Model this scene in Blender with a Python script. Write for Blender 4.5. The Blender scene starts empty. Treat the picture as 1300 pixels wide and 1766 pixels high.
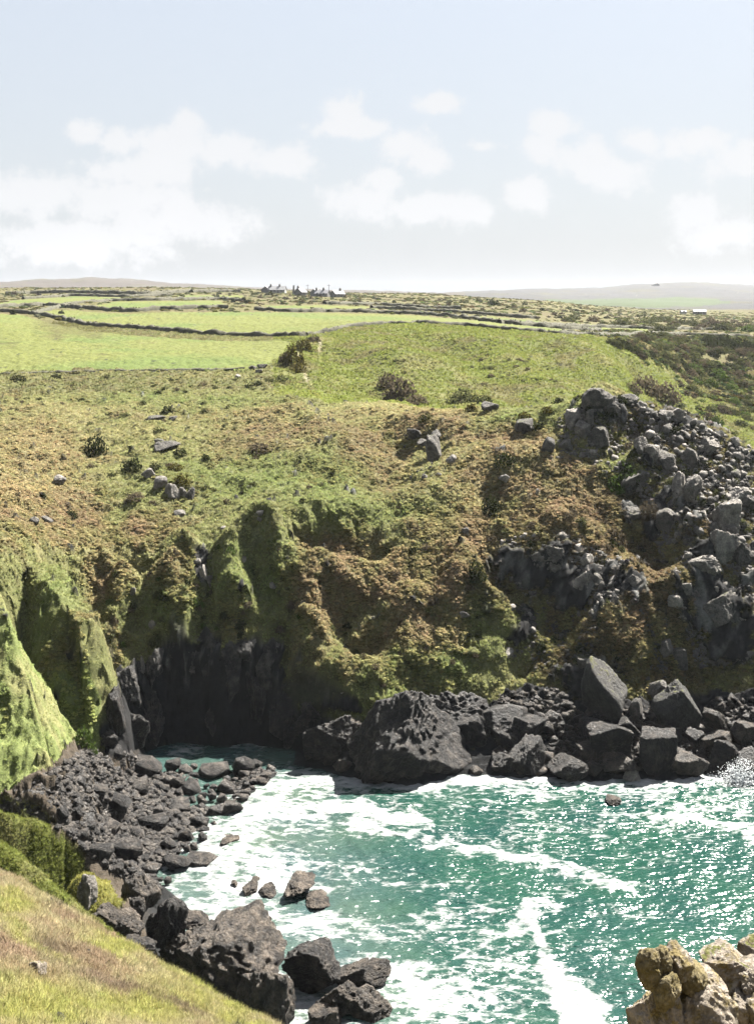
import bpy, bmesh, math, random
import numpy as np
from mathutils import Vector, Euler

# ------------------------------------------------------------------ camera, sky, sun, exposure
F, CX, HY, H = 2080.0, 650.0, 530.0, 45.0      # focal length and horizon row in photo pixels, eye height above the sea
scene = bpy.context.scene
COL = scene.collection
R = math.radians

cam_d = bpy.data.cameras.new('camera')
cam_d.sensor_fit = 'HORIZONTAL'; cam_d.sensor_width = 36.0
cam_d.lens = 36.0 * F / 1300.0
cam_d.shift_y = -(883.0 - HY) / 1300.0
cam_d.clip_start = 0.5; cam_d.clip_end = 20000
cam = bpy.data.objects.new('camera', cam_d); COL.objects.link(cam)
cam.location = (0, 0, H); cam.rotation_euler = (R(90), 0, 0)
scene.camera = cam

SUN_AZ, SUN_EL = 44.0, 53.0                     # degrees right of the view direction, and above the horizon
SUN_STRENGTH, SKY_STRENGTH, EXPOSURE = 5.0, 0.05, 2.75
sun_vec = Vector((math.sin(R(SUN_AZ)) * math.cos(R(SUN_EL)), math.cos(R(SUN_AZ)) * math.cos(R(SUN_EL)), math.sin(R(SUN_EL))))
sd = bpy.data.lights.new('sun', 'SUN'); sd.energy = SUN_STRENGTH; sd.angle = R(0.53); sd.color = (1.0, 0.95, 0.87)
sun = bpy.data.objects.new('sun', sd); COL.objects.link(sun)
sun.rotation_euler = sun_vec.to_track_quat('Z', 'Y').to_euler(); sun.location = (60, 60, 300)

world = bpy.data.worlds.new('World'); scene.world = world; world.use_nodes = True

def build_world():
    nt = world.node_tree; nt.nodes.clear(); N = nt.nodes.new; L = nt.links.new
    def math_(op, a, b=None, c=None, clamp=False):
        n = N('ShaderNodeMath'); n.operation = op; n.use_clamp = clamp
        for i, v in enumerate((a, b, c)):
            if v is None: continue
            if isinstance(v, (int, float)): n.inputs[i].default_value = v
            else: L(v, n.inputs[i])
        return n.outputs[0]
    sky = N('ShaderNodeTexSky'); sky.sky_type = 'NISHITA'; sky.sun_disc = False
    sky.sun_elevation = R(SUN_EL); sky.sun_rotation = R(SUN_AZ)
    sky.altitude = 40; sky.air_density = 1.0; sky.dust_density = 2.2; sky.ozone_density = 1.0
    tc = N('ShaderNodeTexCoord')
    sep = N('ShaderNodeSeparateXYZ'); L(tc.outputs['Generated'], sep.inputs[0])
    ay = math_('MAXIMUM', math_('ABSOLUTE', sep.outputs[1]), 0.15)
    u = math_('DIVIDE', sep.outputs[0], ay); v = math_('DIVIDE', sep.outputs[2], ay)
    cmb = N('ShaderNodeCombineXYZ'); L(u, cmb.inputs[0]); L(v, cmb.inputs[1])
    # billowing edge: fractal noise bends the outline of every puff of cloud
    nz = N('ShaderNodeTexNoise'); nz.inputs['Scale'].default_value = 26; nz.inputs['Detail'].default_value = 8
    nz.inputs['Roughness'].default_value = 0.62; L(cmb.outputs[0], nz.inputs['Vector'])
    puffs = [(150,228,42,26),(208,246,50,34),(328,212,44,34),(300,246,90,40),(395,258,85,40),(485,280,75,36),(250,292,130,48),
             (590,188,50,40),(606,218,80,26),(702,250,60,44),(730,276,46,34),(755,176,46,25),(655,312,45,30),(630,348,85,40),
             (720,362,100,38),(805,358,70,36),(915,332,58,40),(955,218,52,34),(932,250,50,30),(1012,275,75,48),(1070,300,70,40),
             (1105,242,62,32),(1200,248,100,36),(1275,275,90,46),(1198,372,66,40),(1235,405,100,44),(60,335,150,52),(215,345,160,58),
             (330,385,120,52),(130,420,220,52),(835,250,40,18),
             (-200,300,150,60),(-330,380,220,60),(1450,300,120,60),(1600,350,200,60),(1900,300,240,70),(2300,350,300,80),(-700,300,260,80),(-1200,360,300,80)]
    acc = None
    for (x, y, rx, ry) in puffs:
        s = N('ShaderNodeVectorMath'); s.operation = 'SUBTRACT'; L(cmb.outputs[0], s.inputs[0])
        s.inputs[1].default_value = ((x - CX) / F, (HY - y) / F, 0)
        m = N('ShaderNodeVectorMath'); m.operation = 'MULTIPLY'; L(s.outputs[0], m.inputs[0]); m.inputs[1].default_value = (F / rx, F / ry, 0)
        l = N('ShaderNodeVectorMath'); l.operation = 'LENGTH'; L(m.outputs[0], l.inputs[0])
        f = math_('SUBTRACT', 1.0, l.outputs['Value'])
        acc = f if acc is None else math_('SMOOTH_MAX', acc, f, 0.15)
    nzf = N('ShaderNodeTexNoise'); nzf.inputs['Scale'].default_value = 85; nzf.inputs['Detail'].default_value = 5; nzf.inputs['Roughness'].default_value = 0.6; L(cmb.outputs[0], nzf.inputs['Vector'])
    d = math_('ADD', acc, math_('ADD', math_('MULTIPLY', math_('SUBTRACT', nz.outputs[0], 0.5), 2.1), math_('MULTIPLY', math_('SUBTRACT', nzf.outputs[0], 0.5), 0.9)))
    mr = N('ShaderNodeMapRange'); mr.interpolation_type = 'SMOOTHSTEP'; L(d, mr.inputs[0])
    mr.inputs[1].default_value = -0.02; mr.inputs[2].default_value = 0.55; mr.inputs[3].default_value = 0; mr.inputs[4].default_value = 1
    nz2 = N('ShaderNodeTexNoise'); nz2.inputs['Scale'].default_value = 9; nz2.inputs['Detail'].default_value = 5; L(cmb.outputs[0], nz2.inputs['Vector'])
    cov = math_('MULTIPLY', mr.outputs[0], math_('MULTIPLY_ADD', nz2.outputs[0], 0.5, 0.62), clamp=True)
    front = N('ShaderNodeMapRange'); L(sep.outputs[2], front.inputs[0])
    front.inputs[1].default_value = 0.0; front.inputs[2].default_value = 0.02; front.inputs[3].default_value = 0; front.inputs[4].default_value = 1
    cov = math_('MULTIPLY', cov, front.outputs[0])
    # thin veil of high cloud over the whole sky: mutes the blue
    veil = N('ShaderNodeMix'); veil.data_type = 'RGBA'
    vf = N('ShaderNodeMapRange'); L(sep.outputs[2], vf.inputs[0]); vf.inputs[1].default_value = 0.0; vf.inputs[2].default_value = 0.6
    vf.inputs[3].default_value = SKY_VEIL; vf.inputs[4].default_value = SKY_VEIL * 0.75; L(vf.outputs[0], veil.inputs[0])
    vg = N('ShaderNodeMapRange'); vg.interpolation_type = 'SMOOTHSTEP'; L(sep.outputs[2], vg.inputs[0]); vg.inputs[1].default_value = 0.0; vg.inputs[2].default_value = 0.10
    vc = N('ShaderNodeMix'); vc.data_type = 'RGBA'; L(vg.outputs[0], vc.inputs[0]); vc.inputs[6].default_value = VEIL_LOW; vc.inputs[7].default_value = VEIL_COL
    L(sky.outputs[0], veil.inputs[6]); L(vc.outputs[2], veil.inputs[7])
    mix = N('ShaderNodeMix'); mix.data_type = 'RGBA'; L(cov, mix.inputs[0])
    L(veil.outputs[2], mix.inputs[6]); mix.inputs[7].default_value = CLOUD_COL
    bg = N('ShaderNodeBackground'); bg.inputs[1].default_value = SKY_STRENGTH; L(mix.outputs[2], bg.inputs[0])
    out = N('ShaderNodeOutputWorld'); L(bg.outputs[0], out.inputs[0])
SKY_VEIL, VEIL_LOW, VEIL_COL, CLOUD_COL = 0.94, (1.68, 1.75, 1.86, 1), (1.87, 1.95, 2.05, 1), (2.62, 2.64, 2.69, 1)
build_world()

vs = scene.view_settings
vs.view_transform = 'Standard'; vs.look = 'None'; vs.exposure = EXPOSURE; vs.gamma = 1.0; vs.use_curve_mapping = False
cy = scene.cycles
cy.use_denoising = True
cy.max_bounces = 5; cy.diffuse_bounces = 3; cy.glossy_bounces = 3; cy.transmission_bounces = 4; cy.volume_bounces = 0
cy.caustics_reflective = False; cy.caustics_refractive = False
cy.sample_clamp_indirect = 4.0

rng = np.random.default_rng(11)
random.seed(5)

# ------------------------------------------------------------------ noise
_prng = np.random.default_rng(77)
_perm = np.concatenate([_prng.permutation(256)] * 3).astype(np.int32)
_g = _prng.normal(size=(256, 3)); _g = (_g / np.linalg.norm(_g, axis=1)[:, None] * 1.5).astype(np.float32)

def perlin(x, y, z=0.0, seed=0):
    x = np.asarray(x, np.float32); y = np.asarray(y, np.float32)
    z = np.broadcast_to(np.asarray(z, np.float32), x.shape) + np.float32(seed * 17.31)
    xi = np.floor(x).astype(np.int32); yi = np.floor(y).astype(np.int32); zi = np.floor(z).astype(np.int32)
    fx = x - xi; fy = y - yi; fz = z - zi
    xi &= 255; yi &= 255; zi &= 255
    u = fx * fx * fx * (fx * (fx * 6 - 15) + 10); v = fy * fy * fy * (fy * (fy * 6 - 15) + 10); w = fz * fz * fz * (fz * (fz * 6 - 15) + 10)
    out = 0
    for dx in (0, 1):
        a = _perm[xi + dx]; wx = u if dx else 1 - u
        for dy in (0, 1):
            b = _perm[a + yi + dy]; wy = v if dy else 1 - v
            for dz in (0, 1):
                g = _g[_perm[b + zi + dz]]; wz = w if dz else 1 - w
                out = out + wx * wy * wz * (g[..., 0] * (fx - dx) + g[..., 1] * (fy - dy) + g[..., 2] * (fz - dz))
    return out

def fbm(x, y, z=0.0, octaves=4, seed=0, gain=0.5):
    s = 0; a = 1.0; f = 1.0; t = 0
    for o in range(octaves):
        s = s + a * perlin(x * f, y * f, np.asarray(z) * f, seed + o * 3.7); t += a; a *= gain; f *= 2.03
    return s / t * 1.6

def ridged(x, y, z=0.0, octaves=4, seed=0, gain=0.5):
    s = 0; a = 1.0; f = 1.0; t = 0
    for o in range(octaves):
        s = s + a * (1 - 2.2 * np.abs(perlin(x * f, y * f, np.asarray(z) * f, seed + o * 5.1))); t += a; a *= gain; f *= 2.1
    return s / t

def sstep(a, b, x):
    t = np.clip((x - a) / (b - a), 0, 1); return t * t * (3 - 2 * t)

def pchip(xk, yk, x):
    xk = np.asarray(xk, float); yk = np.asarray(yk, float); h = np.diff(xk); d = np.diff(yk) / h
    m = np.zeros_like(yk)
    w1 = 2 * h[1:] + h[:-1]; w2 = h[1:] + 2 * h[:-1]
    ok = d[1:] * d[:-1] > 0
    with np.errstate(divide='ignore', invalid='ignore'):
        m[1:-1] = np.where(ok, (w1 + w2) / (w1 / np.where(ok, d[:-1], 1) + w2 / np.where(ok, d[1:], 1)), 0)
    m[0] = d[0]; m[-1] = d[-1]
    x = np.clip(x, xk[0], xk[-1]); i = np.clip(np.searchsorted(xk, x) - 1, 0, len(xk) - 2)
    t = (x - xk[i]) / h[i]; t2 = t * t; t3 = t2 * t
    return (2*t3-3*t2+1)*yk[i] + (t3-2*t2+t)*h[i]*m[i] + (-2*t3+3*t2)*yk[i+1] + (t3-t2)*h[i]*m[i+1]

def zrow(y, Y): return H - (y - HY) / F * Y           # height of a point seen at row y and depth Y
def xcol(px, Y): return (px - CX) / F * Y

# ------------------------------------------------------------------ the lie of the land, surveyed as long lines from the shore inland
# every line: (bearing column, depth in metres, seen row 'y' or height 'z', value)
y_, z_ = 'y', 'z'
SHORE = [(-2500,60),(-900,66),(-300,78),(0,84),(100,86),(150,89),(210,92),(250,94),(290,98),(340,103),(400,108),(440,112.5),(470,116.5),(520,119),(600,116),(700,114),(800,115.5),(1000,115),(1200,115),(1350,114),(1700,112),(3500,100)]
LINES = [
 [(p, 2, z_, -4) for p, d in SHORE],
 [(p, d - 6, z_, -3) for p, d in SHORE],
 [(p, d, z_, 0) for p, d in SHORE],
 [(-2500,80,z_,9),(-900,88,z_,9),(-300,95,z_,8),(0,97,z_,7),(60,104,z_,5),(100,112.5,z_,3.6),(150,118,z_,2.2),(250,121.5,z_,1.2),(330,124,z_,.5),(450,124,z_,.3),(520,122.5,z_,.5),(600,120.5,z_,2.5),(700,119,z_,3),(800,120,z_,3),(920,121,z_,3.5),(1050,121.5,z_,4),(1200,122,z_,4),(1350,121,z_,4),(1700,118,z_,4),(3500,108,z_,4)],
 [(-2500,95,z_,16),(-900,102,z_,15),(-300,108,z_,13),(0,111,z_,10),(60,117,z_,9.5),(100,121.5,z_,9),(150,124,z_,8.6),(300,126.8,y_,1120),(450,126.8,y_,1110),(520,125.2,y_,1150),(600,122.6,y_,1190),(700,122.4,y_,1200),(800,124,y_,1190),(920,126,y_,1150),(1050,126.6,y_,1110),(1200,127,y_,1100),(1350,126.6,y_,1100),(1700,123,z_,10),(3500,112,z_,9)],
 [(-2500,104,z_,22),(-900,108,z_,20),(-300,113,z_,18),(0,116,z_,16),(60,121.5,z_,15.6),(100,125.5,z_,15.4),(150,128,y_,1020),(300,131,y_,1000),(450,131,y_,990),(560,129.3,y_,1040),(680,129.3,y_,1050),(800,131.5,y_,1000),(920,133,y_,980),(1050,134,y_,960),(1200,134,y_,950),(1350,134,y_,960),(1700,130,z_,16),(3500,118,z_,14)],
 [(-2500,112,z_,27),(-900,114,z_,25),(-300,118,z_,23.5),(0,121.5,y_,925),(80,128,y_,930),(150,132.5,y_,935),(300,136,y_,925),(450,137,y_,900),(560,138,y_,890),(680,139.5,y_,895),(800,141.5,y_,870),(920,141,y_,870),(1050,142,y_,850),(1200,141,y_,850),(1350,140,y_,880),(1700,137,z_,19),(3500,125,z_,16)],
 [(-2500,140,z_,31),(-900,142,z_,29),(-300,144,z_,27),(0,145,y_,820),(150,149,y_,830),(300,152,y_,820),(450,152,y_,810),(560,152,y_,800),(680,153,y_,790),(800,152,y_,780),(920,150,y_,770),(1050,149,y_,740),(1200,147,y_,770),(1350,144,y_,830),(1700,143,z_,19),(3500,132,z_,15)],
 [(-2500,172,z_,34),(-900,172,z_,32),(-300,172,z_,30),(0,172,y_,730),(150,172,y_,735),(300,172,y_,730),(450,172,y_,725),(560,170,y_,710),(680,167,y_,705),(800,164,y_,708),(920,159,y_,706),(1000,157,y_,692),(1050,156,y_,690),(1130,154,y_,702),(1200,152,y_,728),(1300,148,y_,777),(1350,147,y_,800),(1700,146,z_,16),(3500,140,z_,12)],
 [(-2500,186,z_,36),(-900,186,z_,34),(-300,186,z_,32),(0,186,y_,690),(150,186,y_,690),(300,186,y_,688),(450,184,y_,685),(560,182,y_,690),(680,180,z_,30),(800,178,z_,28.5),(920,176,z_,26),(1050,178,z_,22),(1200,185,z_,14),(1350,190,z_,9),(1700,195,z_,6),(3500,190,z_,5)],
 [(-2500,205,z_,38),(-900,205,z_,36),(-300,205,z_,34.5),(0,205,y_,643),(150,205,y_,641),(300,205,y_,639),(450,204,y_,637),(500,203,y_,645),(560,196,y_,665),(680,196,y_,690),(800,200,y_,697),(920,205,y_,695),(1050,212,y_,705),(1130,225,y_,740),(1200,235,y_,762),(1350,245,y_,790),(1700,250,z_,12),(3500,250,z_,8)],
 [(-2500,245,z_,40),(-900,245,z_,38.5),(-300,245,z_,37.5),(0,245,y_,598),(150,245,y_,600),(300,245,y_,602),(450,240,y_,606),(500,235,y_,608),(560,226,y_,615),(680,232,y_,622),(800,235,y_,628),(920,240,y_,635),(1050,250,y_,645),(1130,268,y_,672),(1200,285,y_,692),(1350,300,y_,702),(1700,310,z_,18),(3500,310,z_,14)],
 [(-2500,380,z_,44),(-900,390,z_,44),(-300,390,z_,44),(0,385,y_,538),(150,320,y_,562),(300,295,y_,572),(450,275,y_,581),(530,272,y_,579),(600,290,y_,564),(680,300,y_,558),(800,295,y_,562),(920,290,y_,572),(1050,300,y_,584),(1130,320,y_,592),(1200,350,y_,600),(1350,370,y_,600),(1700,380,z_,31),(3500,380,z_,28)],
 [(-2500,450,z_,45),(-900,450,z_,45),(-300,450,z_,45),(0,450,y_,528),(150,410,y_,534),(300,400,y_,533),(450,400,y_,534),(560,400,y_,536),(680,410,y_,540),(800,400,y_,547),(920,390,y_,558),(1050,400,y_,571),(1200,430,y_,576),(1350,450,y_,579),(1700,450,z_,34),(3500,450,z_,32)],
 [(-2500,620,z_,50),(-300,620,z_,50),(0,620,y_,513),(150,600,y_,512),(300,620,y_,511),(450,640,y_,512),(600,650,y_,515),(750,600,y_,522),(900,560,y_,530),(1050,560,y_,546),(1200,600,y_,554),(1350,620,y_,557),(1700,620,z_,36),(3500,620,z_,36)],
 [(-2500,900,z_,58),(-300,900,z_,58),(0,900,y_,499),(150,900,y_,497),(300,900,y_,497),(450,850,y_,500),(600,850,y_,506),(700,900,y_,508),(830,900,y_,513),(950,850,y_,519),(1050,900,y_,533),(1200,1000,y_,538),(1350,1000,y_,541),(1700,1000,z_,40),(3500,1000,z_,40)],
 [(-2500,1300,z_,53),(-300,1300,z_,53),(0,1300,z_,53),(450,1300,z_,50),(700,1300,z_,47),(830,1300,z_,47),(950,1350,z_,45),(1050,1400,y_,527),(1200,1500,y_,528),(1350,1500,y_,531),(3500,1500,z_,45)],
 [(-2500,2200,z_,80),(-300,2200,z_,80),(0,2200,y_,496),(300,2200,y_,500),(600,2200,y_,504),(700,2200,y_,506),(850,2200,y_,509),(1050,2300,y_,516),(1200,2300,y_,515),(1350,2300,y_,515),(3500,2300,z_,60)],
 [(-2500,3000,z_,110),(-600,3000,y_,494),(-150,3000,y_,490),(0,3000,y_,487),(80,3000,y_,482),(150,3000,y_,480),(220,3000,y_,483),(300,3000,y_,489),(450,3000,y_,497),(600,3000,y_,502),(760,3200,y_,506),(830,3500,y_,504),(900,3800,y_,500),(1000,3800,y_,498),(1060,3800,y_,495),(1110,3800,y_,490),(1200,3800,y_,488),(1260,3800,y_,491),(1320,3800,y_,495),(1500,3800,y_,500),(3500,3800,z_,60)],
 [(-2500,4300,z_,60),(0,4300,z_,60),(650,4300,z_,50),(3500,4300,z_,45)],
]
cols = np.unique(np.concatenate([np.linspace(-2500,-500,12), np.linspace(-500,-60,36), np.arange(-60,1362,2.5), np.linspace(1362,1800,36), np.linspace(1800,3500,10)]))
rows = np.unique(np.round(np.concatenate([np.linspace(0.4,28,24), np.arange(28,62,.2), np.arange(62,88,.4), np.arange(88,117,.18), np.arange(117,137,.115), np.arange(137,145,.16), np.arange(145,185,.3), np.arange(185,320,.6), np.geomspace(320,900,120), np.geomspace(900,4300,80)]), 4))
PX, YY = np.meshgrid(cols, rows, indexing='ij')
nc, nr = PX.shape

lineY = []; lineZ = []
for ln in LINES:
    p = [q[0] for q in ln]; d = [q[1] for q in ln]
    zz = [zrow(q[3], q[1]) if q[2] == 'y' else q[3] for q in ln]
    lineY.append(pchip(p, d, cols)); lineZ.append(pchip(p, zz, cols))
lineY = np.array(lineY); lineZ = np.array(lineZ)
BASE = np.empty_like(PX)
for i in range(nc):
    BASE[i] = pchip(lineY[:, i], lineZ[:, i], rows)
XX = xcol(PX, YY)

def smax(a, b, k): return 0.5 * (a + b + np.sqrt((a - b) ** 2 + k * k))

def near_hill():
    # the headland the photographer stands on
    e_p = [-2500,-300,0,120,240,350,460,560,700,900,1300,3500]
    e_Y = [70,64,55,52,50,47.5,45.5,43.5,41,34,18,10]
    e_y = [1400,1440,1532,1592,1662,1714,1768,1850,2000,2200,2500,2700]
    m_Y = [30,30,30,33,36,40,43,38,30,20,9,5]
    m_y = [1766,1766,1766,1766,1766,1768,1772,1840,2000,2250,2450,2450]
    Ye = pchip(e_p, e_Y, cols); Ze = zrow(pchip(e_p, e_y, cols), Ye)
    Ym = pchip(e_p, m_Y, cols); Zm = zrow(pchip(e_p, m_y, cols), Ym)
    out = np.full_like(PX, -6.0)
    for i in range(nc):
        yk = [0.3, Ym[i], Ye[i], Ye[i] + 3, Ye[i] + 6, Ye[i] + 9.5, Ye[i] + 13]
        zk = [43.3, min(Zm[i], 43.0), Ze[i], Ze[i] - 5.5, Ze[i] - 13, min(Ze[i] - 20, -2), -6]
        m = rows <= yk[-1]
        out[i, m] = pchip(yk, zk, rows[m])
    return out
T = np.maximum(BASE, near_hill())

def seg_dist(P, A, B):
    AB = B - A; t = np.clip(((P - A) @ AB) / (AB @ AB + 1e-9), 0, 1)
    C = A + t[..., None] * AB
    return np.linalg.norm(P - C, axis=-1), t

def ridge(pts, near, far, rnd=0.8, k=0.8, shelf=0.0, gentle=0.4):
    """a spur: a crest line of (column, row, depth) with a slope on the side towards the viewer and one on the far side"""
    global T
    w = np.array([[xcol(p, Y), Y, zrow(y, Y)] for p, y, Y in pts])
    m = (XX > w[:,0].min()-30) & (XX < w[:,0].max()+30) & (YY > w[:,1].min()-30) & (YY < w[:,1].max()+30)
    P = np.stack([XX[m], YY[m]], -1); best = np.full(P.shape[0], 1e9); zc = np.zeros(P.shape[0]); sd = np.zeros(P.shape[0])
    for a, b in zip(w[:-1], w[1:]):
        d, t = seg_dist(P, a[:2], b[:2]); u = d < best
        best[u] = d[u]; zc[u] = (a[2] + t * (b[2] - a[2]))[u]
        ab = b[:2] - a[:2]; s = ab[0] * (P[:,1] - a[1]) - ab[1] * (P[:,0] - a[0]); sd[u] = s[u]
    sl = np.where(sd > 0, far, near)
    dd = np.sqrt(best ** 2 + rnd ** 2) - rnd
    rr = zc - np.where((sd > 0) & (shelf > 0), gentle * np.minimum(dd, shelf) + far * np.maximum(dd - shelf, 0), sl * dd)
    T[m] = smax(T[m], rr, k)

def row_of(Z, Y): return HY + (H - Z) / Y * F

def surface_hit(px, py, y0=0.0, S=None):
    """the first depth at which the sight line meets the ground"""
    S = T if S is None else S
    i = np.clip(np.searchsorted(cols, px), 1, nc - 1); t = (px - cols[i-1]) / (cols[i] - cols[i-1])
    prof = S[i-1] * (1 - t) + S[i] * t
    d = prof - zrow(py, rows); ok = (d >= 0) & (rows >= y0)
    if not ok.any(): return None
    j = int(np.argmax(ok)); 
    if j == 0: return rows[0], prof[0]
    a, b = d[j-1], d[j]; s = 0 if b == a else np.clip(-a / (b - a), 0, 1)
    return rows[j-1] + s * (rows[j] - rows[j-1]), prof[j-1] + s * (prof[j] - prof[j-1])

def on_ground(px, py, y0=60.0):
    h = surface_hit(px, py, y0)
    return None if h is None else np.array([xcol(px, h[0]), h[0], h[1]])

def ground_z(x, y):
    px = CX + x / y * F
    fi = np.interp(px, cols, np.arange(nc)); fj = np.interp(y, rows, np.arange(nr))
    i = np.clip(np.floor(fi).astype(int), 0, nc-2); j = np.clip(np.floor(fj).astype(int), 0, nr-2); a = fi-i; b = fj-j
    return (T[i,j]*(1-a)+T[i+1,j]*a)*(1-b) + (T[i,j+1]*(1-a)+T[i+1,j+1]*a)*b

def swell(pts, width, amp, y0=60.0):
    """a rib (amp > 0) or a gully (amp < 0) laid over the slope along picture points"""
    global T
    w = [on_ground(p, y, y0) for p, y in pts]; w = np.array([q for q in w if q is not None])
    if len(w) == 1: w = np.vstack([w, w + [0.05, 0, 0]])
    r = width * 3
    m = (XX > w[:,0].min()-r) & (XX < w[:,0].max()+r) & (YY > w[:,1].min()-r) & (YY < w[:,1].max()+r)
    P = np.stack([XX[m], YY[m], T[m]], -1); best = np.full(P.shape[0], 1e9)
    for a, b in zip(w[:-1], w[1:]):
        d, _ = seg_dist(P, a, b); best = np.minimum(best, d)
    T[m] += amp * np.exp(-(best / width) ** 2)

# spurs on the left of the cove, the knoll above the boulder beach and the shoulder below the photographer
ridge([(-120,905,131),(0,936,127),(50,962,123),(95,1012,118),(112,1040,116)], 2.2, 3.4, rnd=0.4, k=0.4, shelf=2.6, gentle=0.35)
ridge([(-200,920,101),(-60,985,101.5),(0,1030,102),(20,1090,102.6),(60,1152,104),(100,1228,105.5),(140,1288,108),(165,1310,109)], 1.05, 1.8, rnd=0.6, k=0.6)
ridge([(-200,1400,84),(0,1405,84),(60,1413,85),(110,1441,86),(150,1478,86),(165,1530,85)], 3.2, 0.8, rnd=0.5, k=0.5)
ridge([(150,1505,79),(185,1520,80),(200,1550,80)], 2.6, 2.8, rnd=1.6, k=0.5)
ridge([(-200,1400,70),(0,1452,66),(70,1508,64),(130,1558,62),(215,1636,59),(262,1684,57.5),(290,1740,56)], 0.85, 2.4, rnd=0.6, k=0.4)
# channel of water behind the beach tip and the mouth of the cave
swell([(300,1300),(380,1302),(450,1300)], 2.6, -3.2)
swell([(290,1262),(330,1225),(340,1170)], 2.8, -4.0)
swell([(235,1250),(225,1180)], 1.4, 1.6)
swell([(385,1250),(380,1170)], 1.2, 1.8)
swell([(470,1250),(478,1180)], 1.5, 1.5)
swell([(420,1265),(430,1200)], 1.6, -2.5)
# ribs and gullies of the cove cliff
for pts, w, a in [
    ([(215,985),(200,1050),(182,1100)], 1.5, 1.9), ([(310,945),(280,1010),(300,1090)], 2.0, 1.7), ([(395,945),(420,1020),(450,1100)], 1.9, 1.8),
    ([(452,905),(500,975),(530,1060)], 2.4, 1.8), ([(535,1095),(512,1150),(500,1200)], 2.4, 3.0), ([(600,1160),(640,1190)], 3.0, 2.5),
    ([(170,960),(168,1050)], 1.6, -1.7), ([(245,960),(238,1060)], 1.7, -1.8), ([(355,950),(368,1080)], 1.8, -1.9),
    ([(440,945),(465,1020),(492,1120),(490,1180)], 2.1, -2.8), ([(530,925),(580,920),(640,930)], 2.4, -2.6), ([(590,1050),(625,1085)], 2.8, -3.0),
    ([(560,985),(545,1010)], 1.6, 1.5), ([(700,1040),(690,1120)], 2.2, 1.8), ([(840,1030),(810,1080)], 1.6, -2.6), ([(800,960),(790,1010)], 2.0, 1.6),
    ([(860,960),(920,1000),(960,1040)], 2.8, -4.0), ([(1000,930),(960,910)], 2.0, 1.5), ([(1110,920),(1160,960)], 2.4, -3.2), ([(1090,850),(1150,880)], 1.6, -2.0),
    ([(1190,930),(1180,1000),(1140,1060)], 2.0, 2.6), ([(1230,1100),(1200,1180)], 3.4, -4.0), ([(1080,1010),(1090,1090)], 2.2, 2.0), ([(1040,1080),(1030,1130)], 2.0, 1.6),
    ([(880,1070),(900,1130)], 1.6, -2.2), ([(740,1180),(820,1200)], 2.5, -1.5), ([(1040,690),(1010,740)], 2.4, 1.8), ([(1060,770),(1090,730)], 1.8, -2.0),
    ([(1100,800),(1080,830)], 1.6, 1.8), ([(745,740),(750,790)], 1.4, -1.0), ([(690,770),(650,860)], 4.0, -1.2), ([(280,780),(300,840)], 3.5, 0.8),
    ([(560,690),(640,720),(700,770)], 4.0, -1.6), ([(620,655),(690,690)], 5.0, -1.8), ([(460,890),(560,880),(660,880)], 2.6, 1.2), ([(860,790),(940,800)], 3.0, 1.4),
    ([(700,860),(780,850)], 3.0, 1.0), ([(860,880),(845,850)], 1.4, -1.4)]:
    swell(pts, w, a)
for pts, w, a in [([(560,600),(640,640)],7,-1.5), ([(700,575),(790,600)],6,-1.2), ([(800,640),(900,680)],8,-1.6), ([(1100,640),(1160,700),(1230,740)],6,-3.5), ([(1000,600),(1050,640)],7,1.6),
                  ([(650,612),(760,640)],6,1.8), ([(760,590),(850,640)],5,-1.5), ([(620,600),(590,640)],5,-1.2), ([(960,590),(1060,650)],6,1.5), ([(860,590),(930,650)],4,1.2), ([(900,600),(950,640)],6,-1.2)]:
    swell(pts, w, a, y0=185)

ROW0 = row_of(T, YY)                     # where each ground point was surveyed in the picture, before fine relief
visible0 = None

def in_poly(pts, px, py):
    inside = np.zeros(px.shape, bool); n = len(pts)
    for i in range(n):
        x1, y1 = pts[i]; x2, y2 = pts[(i + 1) % n]
        c = ((y1 > py) != (y2 > py)) & (px < (x2 - x1) * (py - y1) / (y2 - y1 + 1e-12) + x1)
        inside ^= c
    return inside

def patch(lst, x, y):
    """soft union of ellipses (x, y, rx, ry[, degrees])"""
    o = np.zeros(x.shape)
    for e in lst:
        cx, cy, rx, ry = e[:4]; a = R(e[4]) if len(e) > 4 else 0
        dx = x - cx; dy = y - cy
        u = (dx * math.cos(a) + dy * math.sin(a)) / rx; v = (-dx * math.sin(a) + dy * math.cos(a)) / ry
        o = np.maximum(o, np.exp(-(u * u + v * v) ** 1.3 * 0.7))
    return o

Z0 = T.copy()
dZdY = np.gradient(T, axis=1) / np.gradient(YY, axis=1)
slope = np.abs(dZdY)
# warped coordinates so that hand-placed patches get natural edges
wx = fbm(XX / 5, YY / 5, Z0 / 5, 3, 1); wy = fbm(XX / 5, YY / 5, Z0 / 5, 3, 2)
sc_ = np.clip(150 / YY, 0.15, 2.5)
Wx = PX + wx * 26 * sc_; Wy = ROW0 + wy * 22 * sc_
far_side = (YY > 88) & (YY < 190)
mid = (YY > 185)
near = (YY < 75) & (Z0 > 3)

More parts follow.
